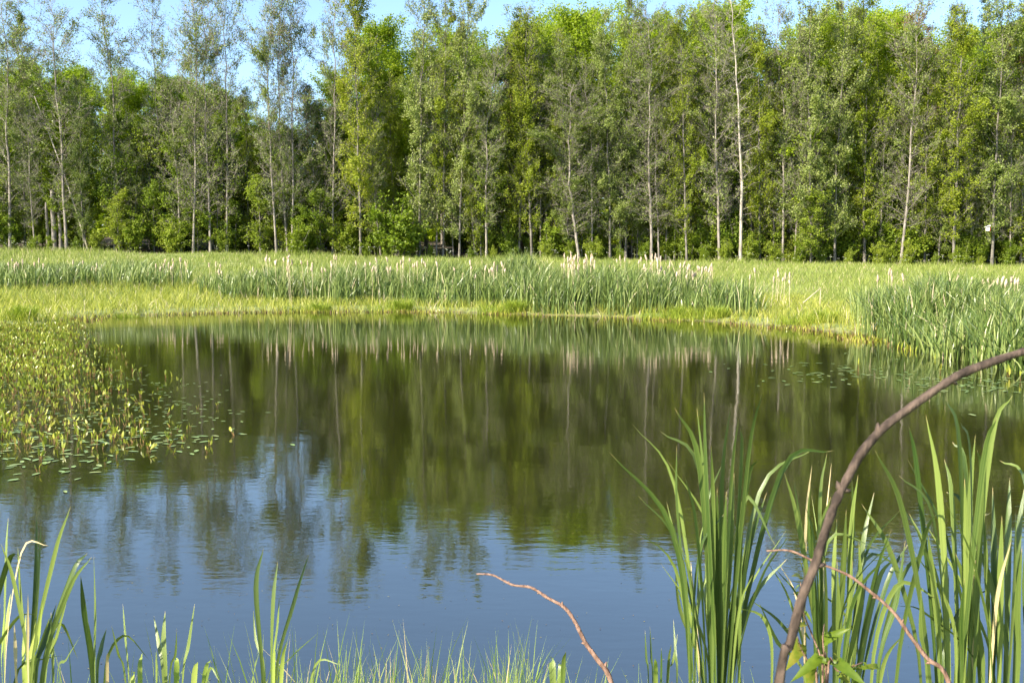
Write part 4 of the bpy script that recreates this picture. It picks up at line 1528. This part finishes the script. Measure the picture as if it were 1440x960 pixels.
cattail('tall cattail clump with fanned leaves, left of the brown branch', 1005, 2.9, [
    z1(35, 215, 240, 465, dict(tw=-0.5, bx=300)), z1(110, 125, 250, 330, dict(tw=0.3, bx=330)), z1(200, 150, 330, 290, dict(tw=-0.2, bx=360)),
    z1(248, 75, 330, 270, dict(tw=0.2, bx=370)), z1(95, 455, 250, 590, dict(tw=0.9, bx=300)), z1(255, 195, 258, 420, dict(tw=0.5, bx=310)),
    z1(282, 298, 320, 470, dict(tw=-0.4, w=0.8, bx=350)), z1(320, 75, 345, 330, dict(tw=0.7, bx=390)), z1(343, 25, 350, 300, dict(tw=0.9, bx=380, w=1.2)),
    z1(365, 190, 372, 420, dict(tw=0.1, bx=370)), z1(430, 60, 400, 330, dict(tw=-0.1, w=1.2, bx=400)), z1(455, 105, 430, 320, dict(tw=0.4, bx=400)),
    z1(460, 140, 462, 270, dict(tw=-0.3, bx=420)), z1(530, 25, 485, 240, dict(tw=0.1, bx=420)), z1(518, 240, 480, 340, dict(tw=-0.4, bx=410)),
    z1(222, 375, 262, 560, dict(w=0.7, bx=330)), z1(345, 430, 330, 560, dict(w=0.5, bx=370)), z1(545, 345, 480, 560, dict(tw=0.5, bx=430)),
    z1(700, 205, 520, 350, dict(tw=0.7, bx=420)), z1(762, 213, 590, 285, dict(tw=0.3, w=1.1, bx=430)), z1(300, 565, 310, 700, dict(m='dry_leaf', w=0.5, bx=330)),
    z1(385, 330, 385, 560, dict(m='cattail_leaf', tw=0.0, w=1.3, bx=390)), z1(415, 340, 405, 560, dict(tw=-0.3, w=1.2, bx=400)), z1(440, 280, 425, 560, dict(tw=0.8, w=1.2, bx=400)),
    z1(240, 622, 290, 740, dict(tw=0.9, bx=340)), z1(460, 375, 600, 560, 690, 640, dict(bx=600, w=0.9)) if False else z1(575, 525, 470, 380, dict(bx=455, tw=0.2)),
    z1(270, 520, 300, 640, dict(bx=345, tw=0.6)), z1(350, 500, 350, 700, dict(bx=365, tw=1.0)), z1(470, 470, 440, 650, dict(bx=405, tw=0.8)),
    z1(610, 560, 500, 690, dict(bx=430, tw=0.4)), z1(620, 480, 520, 640, dict(bx=440, tw=-0.6, w=0.8)), z1(250, 560, 265, 720, dict(bx=340, tw=-0.5)),
    z1(500, 430, 470, 640, dict(bx=430, tw=-0.2)), z1(440, 715, 540, 760, dict(bx=560, w=0.7)),
], spread_px=12, extra=11)
cattail('cattail clump in the middle, behind the brown branch', 1170, 3.05, [
    z1(600, 280, 650, 470, dict(bx=720, tw=-0.4)), z1(630, 300, 660, 500, dict(bx=720, tw=0.1)), z1(685, 320, 680, 480, dict(bx=720, w=0.7)),
    z1(738, 220, 715, 400, dict(bx=725, tw=0.2)), z1(690, 425, 690, 560, dict(bx=700, w=0.6)), z1(750, 360, 720, 500, dict(bx=720, tw=0.6)),
    z1(838, 290, 815, 480, dict(bx=800, tw=0.9)), z1(818, 300, 820, 500, dict(bx=790, tw=0.0)), z1(890, 345, 850, 540, dict(bx=820, tw=0.6)),
    z1(848, 382, 950, 550, 1080, 760, dict(bx=1120)) if False else z1(848, 382, 950, 560, dict(bx=1040, tw=-0.3)),
    z1(945, 465, 890, 630, dict(bx=830, tw=0.3)), z1(960, 555, 900, 640, dict(bx=840, tw=0.9)), z1(905, 528, 740, 508, dict(bx=700, tw=1.0, w=0.8)),
    z1(990, 602, 860, 565, dict(bx=760, tw=1.1, w=0.7)), z1(770, 430, 760, 600, dict(bx=760, tw=0.4)), z1(800, 400, 790, 600, dict(bx=770, tw=-0.3, w=1.2)),
    z1(1000, 510, 930, 640, dict(bx=850, tw=0.4)), z1(650, 560, 690, 700, dict(bx=720, tw=0.7)), z1(870, 600, 850, 720, dict(bx=820, tw=-0.6)),
    z1(985, 800, 920, 900, dict(bx=890, tw=0.3)), z1(540, 560, 620, 700, dict(bx=680, tw=0.5, w=0.7)), z1(490, 690, 600, 780, dict(bx=690, tw=0.2, w=0.7)),
    z1(730, 520, 735, 700, dict(bx=735, tw=0.1)), z1(840, 500, 845, 700, dict(bx=800, tw=0.2, w=1.2)), z1(700, 600, 705, 760, dict(bx=725, tw=-0.4)),
    z1(770, 560, 775, 760, dict(bx=770, tw=0.9, w=1.1)), z1(820, 560, 812, 760, dict(bx=785, tw=0.7, w=1.1)), z1(520, 700, 580, 830, dict(bx=670, tw=0.6, w=0.8)),
], spread_px=14, extra=11)
cattail('dense cattail clump with broad leaves at the right edge of the picture', 1360, 2.75, [
    z1(890, 208, 985, 420, dict(bx=1070, tw=-0.3)), z1(965, 290, 1080, 430, dict(bx=1120, tw=-0.5, w=0.7)), z1(1000, 130, 1030, 300, dict(bx=1090, tw=0.3)),
    z1(1055, 95, 1100, 360, dict(bx=1130, tw=0.6, w=1.25)), z1(1120, 45, 1165, 210, dict(bx=1180, tw=-0.2)), z1(1165, 120, 1200, 250, dict(bx=1200, tw=0.1)),
    z1(1140, 185, 1185, 290, dict(bx=1200, tw=-0.5)), z1(1215, 160, 1195, 400, dict(bx=1170, tw=0.9)), z1(1220, 210, 1235, 330, dict(bx=1210, tw=0.3)),
    z1(1335, 35, 1265, 190, dict(bx=1190, tw=0.2)), z1(1285, 105, 1240, 260, dict(bx=1170, tw=0.0)), z1(1290, 243, 1380, 340, dict(bx=1400, tw=-0.6, f=0.7)),
    z1(1115, 240, 1140, 380, dict(bx=1160, tw=0.8)), z1(1325, 300, 1320, 500, dict(bx=1310, tw=0.6, w=1.2)), z1(1375, 320, 1350, 520, dict(bx=1340, tw=0.2, w=1.2)),
    z1(1180, 300, 1185, 520, dict(bx=1180, tw=0.9, w=1.35)), z1(1205, 340, 1195, 560, dict(bx=1200, tw=0.7, w=1.3)), z1(1100, 405, 1050, 500, dict(bx=960, tw=0.3)),
    z1(1082, 522, 980, 620, dict(bx=900, tw=0.6)), z1(1120, 345, 1180, 420, dict(bx=1230, tw=-0.4)), z1(1265, 410, 1225, 480, dict(m='dry_leaf', w=0.8, bx=1200)),
    z1(1100, 692, 960, 650, dict(tw=0.5, bx=880, w=0.9)), z1(1205, 470, 1270, 660, dict(tw=-0.2, w=1.35, bx=1320)), z1(1270, 330, 1275, 560, dict(tw=0.7, w=1.2, bx=1270)),
    z1(1240, 400, 1250, 600, dict(tw=0.9, bx=1260)), z1(1300, 420, 1295, 640, dict(tw=0.2, w=1.2, bx=1290)), z1(1345, 400, 1340, 640, dict(tw=0.8, bx=1320)),
    z1(1250, 490, 1190, 620, dict(tw=0.3, bx=1150)), z1(1150, 540, 1185, 660, dict(tw=0.0, w=1.2, bx=1230)), z1(1060, 470, 1080, 640, dict(tw=0.4, bx=1100)),
    z1(1000, 410, 1060, 560, dict(tw=-0.2, bx=1130)), z1(990, 500, 960, 700, dict(tw=0.8, bx=900)), z1(1310, 780, 1320, 860, dict(m='dry_leaf', w=0.8, bx=1320)),
    z1(1365, 520, 1350, 720, dict(tw=0.1, bx=1350, w=1.2)), z1(1230, 600, 1220, 760, dict(tw=-0.3, w=1.1, bx=1240)), z1(1180, 620, 1170, 780, dict(tw=0.6, bx=1170)),
    z1(1130, 600, 1120, 780, dict(tw=0.9, bx=1110)), z1(1290, 620, 1280, 800, dict(tw=0.4, bx=1290, w=1.1)), z1(960, 710, 1060, 740, dict(tw=0.8, bx=1240, w=0.7)),
    z1(1040, 660, 1040, 800, dict(tw=0.5, bx=1060)), z1(1385, 420, 1375, 640, dict(tw=0.4, bx=1375, w=1.2)),
], spread_px=14, extra=11)
Zl = lambda x, y: (x / 3.0, 660 + y / 3.0)


def z7(*a):
    a = list(a)
    opt = None
    if isinstance(a[-1], dict):
        opt = a.pop()
        if 'bx' in opt:
            opt['bx'] = opt['bx'] / 3.0
    out = []
    for i in range(0, len(a), 2):
        out += list(Zl(a[i], a[i + 1]))
    return tuple(out) + ((opt,) if opt else ())


cattail('cattail clump in the lower left corner with a dry pale leaf', 40, 2.95, [
    z7(35, 200, 25, 380, dict(bx=20)), z7(155, 172, 150, 480, dict(bx=130)), z7(300, 150, 225, 380, dict(bx=130, tw=0.2)), z7(370, 350, 300, 450, dict(bx=170, tw=-0.2)),
    z7(388, 366, 290, 510, dict(bx=180, tw=0.2)), z7(3, 310, 60, 480, dict(bx=130)), z7(208, 320, 90, 350, dict(bx=20, m='dry_leaf', w=0.45, tw=0.9)),
    z7(105, 375, 30, 400, dict(bx=-70)), z7(75, 325, 85, 500, dict(bx=120)), z7(175, 210, 160, 480, dict(bx=140, w=0.6)), z7(45, 520, 30, 640, dict(bx=20, m='cattail_pale')),
    z7(215, 600, 220, 740, dict(bx=225)), z7(163, 606, 60, 640, dict(bx=-40, w=0.7)), z7(340, 700, 280, 800, dict(bx=240, w=0.6)), z7(60, 650, 65, 760, dict(bx=70, m='dry_leaf', w=0.7)),
    z7(118, 520, 118, 680, dict(bx=120, m='dry_leaf', w=0.5)), z7(180, 560, 160, 720, dict(bx=130, m='cattail_pale', w=0.8)), z7(240, 560, 190, 720, dict(bx=150)),
    z7(110, 600, 100, 760, dict(bx=100, m='cattail_pale')), z7(20, 580, 10, 740, dict(bx=10, m='cattail_pale')), z7(285, 540, 240, 700, dict(bx=190, w=0.7)),
    z7(330, 800, 250, 650, dict(bx=180, w=0.7)), z7(150, 640, 130, 780, dict(bx=110, m='cattail_pale')), z7(0, 560, -10, 720, dict(bx=-10)), z7(210, 620, 170, 760, dict(bx=140, m='cattail_pale')),
    z7(300, 790, 200, 795, dict(bx=60, w=0.7)),
], spread_px=10)
cattail('pair of slim cattail leaves standing right of the corner clump', 132, 3.0, [
    z7(340, 445, 355, 600, dict(bx=390)), z7(395, 355, 402, 600, dict(bx=400)), z7(450, 668, 425, 760, dict(bx=410)), z7(372, 640, 385, 760, dict(bx=395, w=0.8)),
    z7(455, 770, 452, 830, dict(bx=450, m='dry_leaf', w=0.6)),
], spread_px=6)
cattail('short cattail shoots with pale tips, second clump from the left edge', 205, 3.05, [
    z7(518, 565, 530, 720, dict(bx=545)), z7(608, 630, 635, 760, dict(bx=650)), z7(648, 615, 670, 740, dict(bx=690, w=1.0)), z7(697, 595, 690, 720, dict(bx=700)),
    z7(745, 675, 740, 780, dict(bx=715, w=0.5)), z7(822, 562, 795, 740, dict(bx=770)), z7(635, 808, 540, 720, 460, 660, dict(bx=430)) if False else z7(635, 808, 520, 700, dict(bx=440, w=0.7)),
    z7(470, 655, 500, 780, dict(bx=530)), z7(745, 790, 745, 840, dict(bx=745, m='cattail_pale', w=1.1)), z7(600, 770, 590, 850, dict(bx=585, m='cattail_pale')),
    z7(660, 760, 660, 850, dict(bx=660)), z7(890, 800, 865, 860, dict(bx=845, m='cattail_pale')), z7(835, 810, 820, 870, dict(bx=815, m='cattail_pale', w=1.2)),
    z7(570, 850, 560, 890, dict(bx=555, m='cattail_pale')), z7(925, 890, 880, 850, dict(bx=830, w=0.6)),
], spread_px=8)
cattail('three slim cattail leaves rising over the water in the left foreground', 378, 3.0, [
    z7(1112, 330, 1080, 500, dict(bx=1110)), z7(1172, 385, 1152, 560, dict(bx=1145)), z7(1305, 350, 1240, 560, dict(bx=1160)), z7(1178, 530, 1172, 640, dict(bx=1150, w=0.6)),
    z7(1345, 685, 1220, 800, dict(bx=1170, w=0.45, m='cattail_pale')), z7(1068, 590, 1080, 720, dict(bx=1120, w=0.5)), z7(1100, 760, 1110, 840, dict(bx=1120, m='cattail_pale', w=0.8)),
    z7(1160, 700, 1155, 820, dict(bx=1140, m='cattail_pale', w=0.8)), z7(1210, 720, 1190, 830, dict(bx=1160, m='cattail_pale', w=0.8)), z7(1440, 822, 1330, 825, dict(bx=1230, w=0.5)),
], spread_px=8)
cattail('small dark cattail shoots left of the tall right-hand clump', 925, 3.1, [
    (907, 885, 909, 925, dict(bx=912, w=0.5)), (914, 880, 916, 925, dict(bx=918, w=0.5)), (947, 870, 950, 920, dict(bx=952, w=0.6)), (930, 910, 930, 940, dict(bx=928, w=0.6)),
    (944, 905, 940, 935, dict(bx=936, w=0.6)), (921, 925, 922, 945, dict(bx=922, m='cattail_pale')), (953, 890, 946, 930, dict(bx=938, w=0.5)),
], spread_px=5)
cattail('small broad-leaved green shoot beside the red twig foot', 785, 3.1, [
    (775, 922, 777, 940, dict(bx=782, w=1.5)), (796, 915, 792, 940, dict(bx=788, w=1.0)), (789, 930, 787, 945, dict(bx=786, w=1.0)),
], spread_px=4)

# fine grass on the near bank
bsoup = Soup()
rr = np.random.default_rng(97)
for x0, x1, n, ty0, ty1 in ((0, 330, 60, 890, 955), (330, 480, 100, 850, 950), (480, 650, 190, 856, 950), (650, 760, 130, 862, 952), (760, 830, 30, 900, 952), (830, 960, 22, 910, 958), (960, 1440, 30, 910, 960)):
    tx = rr.uniform(x0, x1, n)
    ty = ty0 + (ty1 - ty0) * rr.uniform(0, 1, n) ** 0.6
    Yd = rr.uniform(3.1, 3.6, n)
    for k in range(n):
        tuft = round(tx[k] / 46.0) * 46.0 + 9 * math.sin(tx[k] // 46)
        tpx_ = tuft + rr.normal(6, 34)
        tyy = ty[k] + 14 * math.sin(tuft * 0.05)
        tip = at(tpx_, tyy, Yd[k])
        b = at(tuft + rr.normal(0, 12), 990, Yd[k])
        b[2] = ground([[b[0], Yd[k]]])[0] - 0.02
        h = tip[2] - b[2]
        lx = tip[0] - b[0]
        ln = abs(lx) / max(h, 0.05)
        v, q, t = blades(b[None], [h], [rr.uniform(0.0025, 0.0055)], [ln], np.array([0.0 if lx > 0 else math.pi]), 6, rr, facing=np.array([rr.normal(0, 0.6)]), droop=rr.uniform(0, 0.25) * (rr.uniform() < 0.35))
        bsoup.add(v, q, t, 1 if rr.uniform() < 0.12 else 0)
xyp = np.stack([rr.uniform(-6, 6, 7000), rr.uniform(-2, 2.9, 7000)], -1)
v, q, t = blades(with_z(xyp), rr.uniform(0.08, 0.25, 7000), 0.007, rr.uniform(0.2, 0.9, 7000), segs=3, rng=rr)
bsoup.add(v, q, t, 0)
tag(link('bank_grass', bsoup.build('bank_grass', [M['bank_grass'], M['dry_leaf']])), 'fine pale green grass on the near bank along the bottom of the picture', 'grass', None, 'stuff')


# ------------------------------------------------------------------ twigs in the foreground
def smooth_path(P, n=5):
    P = np.asarray(P, float)
    Q = np.vstack([2 * P[0] - P[1], P, 2 * P[-1] - P[-2]])
    out = []
    for i in range(len(P) - 1):
        p0, p1, p2, p3 = Q[i:i + 4]
        for k in range(n):
            f = k / n
            out.append(0.5 * ((2 * p1) + (-p0 + p2) * f + (2 * p0 - 5 * p1 + 4 * p2 - p3) * f * f + (-p0 + 3 * p1 - 3 * p2 + p3) * f ** 3))
    out.append(P[-1])
    return np.array(out)


def bud_mesh(name, r, L, mat, seed):
    rg = np.random.default_rng(seed)
    T = Tubes()
    T.add([(0, 0, -r * 0.3), (0, 0, L * 0.25), (r * 0.2, 0, L * 0.6), (r * 0.3, 0, L)], [r * 0.9, r, r * 0.75, r * 0.2], 7)
    me = T.build(name, [mat])
    return me


def twig(name, label, pix, Ys, r0, r1, mat, root, buds=(), cat='branch'):
    P = [at(p[0], p[1], y) for p, y in zip(pix, Ys)]
    a, b = np.array(root), P[0]
    ext = unit((P[0] - P[1])[None])[0] * 0.12 * np.linalg.norm(b - a)
    run = [a, a + (b + ext - a) * 0.35, a + (b + ext - a) * 0.7]
    P = run + P
    c = smooth_path(P, 6)
    n = len(c)
    rg = np.random.default_rng(len(label))
    rad = np.linspace(r0, r1, n) * (1 + rg.normal(0, 0.07, n)) * (1 + 0.10 * np.sin(np.arange(n) * 1.7) ** 6)
    o = thing(name, label, cat, root)
    T = Tubes()
    T.add(c - np.array(root), rad, 9)
    link('stem', T.build('stem', [mat]), o)
    for f, sx, L in buds:
        k = int(f * (n - 1))
        tan = unit((c[min(k + 1, n - 1)] - c[k - 1])[None])[0]
        side = unit(np.cross(tan, (0, 1, 0))[None])[0] * sx
        dirv = Vector(unit((side + tan * 0.7)[None])[0])
        b = link('bud', bud_mesh('bud', rad[k] * 0.7, min(L, rad[k] * 1.7), mat, k), o)
        b.location = Vector(c[k] - np.array(root)) + Vector(side) * rad[k] * 0.55
        b.rotation_mode = 'QUATERNION'
        b.rotation_quaternion = Vector((0, 0, 1)).rotation_difference(dirv)
    return o


bz = [(585, 960), (620, 830), (660, 680), (700, 580), (740, 450), (772, 365), (800, 310), (850, 220), (920, 140), (1000, 80), (1100, 15)]
bpx = [Z(*p) for p in bz] + [(1360, 522), (1440, 494), (1530, 470), (1620, 462)]
bpx[10] = (1320, 545)
Ys = np.linspace(1.30, 1.34, len(bpx))
root = at(1030, 1400, 1.28)
root[2] = ground([[root[0], root[1]]])[0] - 0.02
twig('bare_branch', 'thick brown bare branch arching across the right foreground', bpx, Ys, 0.0068, 0.0050, M['branch_brown'], root,
     [(0.50, 1, 0.018), (0.505, -1, 0.012), (0.64, 1, 0.026), (0.80, -1, 0.014), (0.36, -1, 0.012)])
Zm = lambda x, y: (480 + x / 3.0, 660 + y / 3.0)
tp = [(1140, 900), (1080, 800), (1030, 730), (985, 640), (940, 580), (870, 540), (800, 497), (720, 485), (640, 445), (570, 440)]
tpx = [Zm(*p) for p in tp]
Ys = np.linspace(2.5, 2.75, len(tpx))
root = at(905, 1060, 2.48)
root[2] = ground([[root[0], root[1]]])[0] - 0.02
twig('bare_twig', 'thin reddish bare twig reaching left over the water at the bottom centre', tpx, Ys, 0.0078, 0.0022, M['twig_red'], root,
     [(0.3, -1, 0.012), (0.42, 1, 0.012), (0.6, -1, 0.01), (0.72, 1, 0.01), (0.85, -1, 0.008)])
tp = [(1130, 960), (1060, 880), (1000, 800), (950, 730), (870, 660), (800, 610), (700, 570), (620, 535), (545, 535)]
tpx = [Z(*p) for p in tp]
Ys = np.linspace(2.15, 2.3, len(tpx))
root = at(1360, 1080, 2.12)
root[2] = ground([[root[0], root[1]]])[0] - 0.02
twig('bare_twig', 'thin reddish twig crossing behind the thick brown branch at the right', tpx, Ys, 0.0062, 0.0020, M['twig_red'], root,
     [(0.35, 1, 0.010), (0.5, -1, 0.012), (0.62, 1, 0.009), (0.8, -1, 0.008)])

# young leafy shrub behind the branch foot
def broad_leaf_mesh(L, W, curl, seed):
    rg = np.random.default_rng(seed)
    rows = 9
    v, q = [], []
    for k in range(rows + 1):
        t = k / rows
        wd = W * math.sin(math.pi * t ** 0.8) ** 0.75 * 0.5 * (1 + (0.10 if k % 2 else -0.05))
        c = np.array([t * L, 0, -curl * t * t * L])
        rip = rg.normal(0, 0.03) * W
        v += [c + (0, -wd, wd * 0.35 + rip), c, c + (0, wd, wd * 0.35 - rip)]
    for k in range(rows):
        a = k * 3
        q += [(a, a + 1, a + 4, a + 3), (a + 1, a + 2, a + 5, a + 4)]
    return mesh_np('leaf', np.array(v), None, q, [M['young_leaf']], True)


Zs = lambda x, y: (1080 + x / 4.8, 760 + y / 4.8)
BL = [broad_leaf_mesh(L, W, c, i) for i, (L, W, c) in enumerate(((0.075, 0.034, 0.3), (0.06, 0.028, 0.6), (0.09, 0.042, 0.4), (0.05, 0.022, 0.9)))]
Y = 2.2
root = at(1165, 1150, Y)
root[2] = ground([[root[0], root[1]]])[0] - 0.02
sh = thing('young_shrub', 'small yellow-green leafy shrub behind the foot of the brown branch', 'shrub', root)
T = Tubes()
stems = [[(370, 960), (360, 800), (300, 640), (240, 480), (220, 280)], [(390, 960), (380, 780), (370, 660), (380, 560)], [(400, 960), (470, 880), (560, 850), (640, 820)], [(330, 960), (290, 850), (230, 740), (200, 650)]]
for st in stems:
    P = [np.array(root)] + [at(*Zs(*p), Y + rr.normal(0, 0.02)) for p in st]
    c = smooth_path(P, 5)
    T.add(c - root, np.linspace(0.003, 0.0012, len(c)), 6)
link('stems', T.build('stems', [M['twig_red']]), sh)
lv = [(215, 260, 200, 130, 0), (215, 300, 150, 310, 1), (200, 340, 165, 440, 3), (250, 330, 320, 320, 1), (240, 480, 320, 490, 1), (250, 560, 300, 540, 3), (200, 690, 300, 770, 2), (370, 690, 500, 545, 2),
      (375, 640, 350, 560, 3), (340, 780, 300, 860, 1), (400, 780, 420, 920, 2), (440, 760, 510, 760, 3), (560, 850, 700, 810, 2), (640, 820, 735, 870, 1), (520, 860, 660, 900, 2), (560, 930, 700, 950, 2), (480, 900, 560, 960, 0),
      (300, 850, 240, 900, 1), (740, 860, 760, 760, 3), (470, 830, 500, 780, 1), (260, 620, 190, 600, 3), (330, 800, 400, 760, 3)]
for k, (x0, y0, x1, y1, i) in enumerate(lv):
    a = at(*Zs(x0, y0), Y + rr.normal(0, 0.03))
    b = at(*Zs(x1, y1), Y + rr.normal(0, 0.05) - 0.02)
    d = Vector(b - a)
    o = link('leaf', BL[i], sh)
    o.location = Vector(a - root)
    xax = d.normalized()
    up = Vector((rr.normal(0, 0.5), -0.6 + rr.normal(0, 0.3), 0.8))
    yax = up.cross(xax).normalized()
    zax = xax.cross(yax)
    mt = Matrix((xax, yax, zax)).transposed()
    o.rotation_mode = 'QUATERNION'
    o.rotation_quaternion = mt.to_quaternion()
    s_ = d.length / (0.075, 0.06, 0.09, 0.05)[i]
    o.scale = (s_ * 0.45, s_ * 0.36, s_ * 0.9)
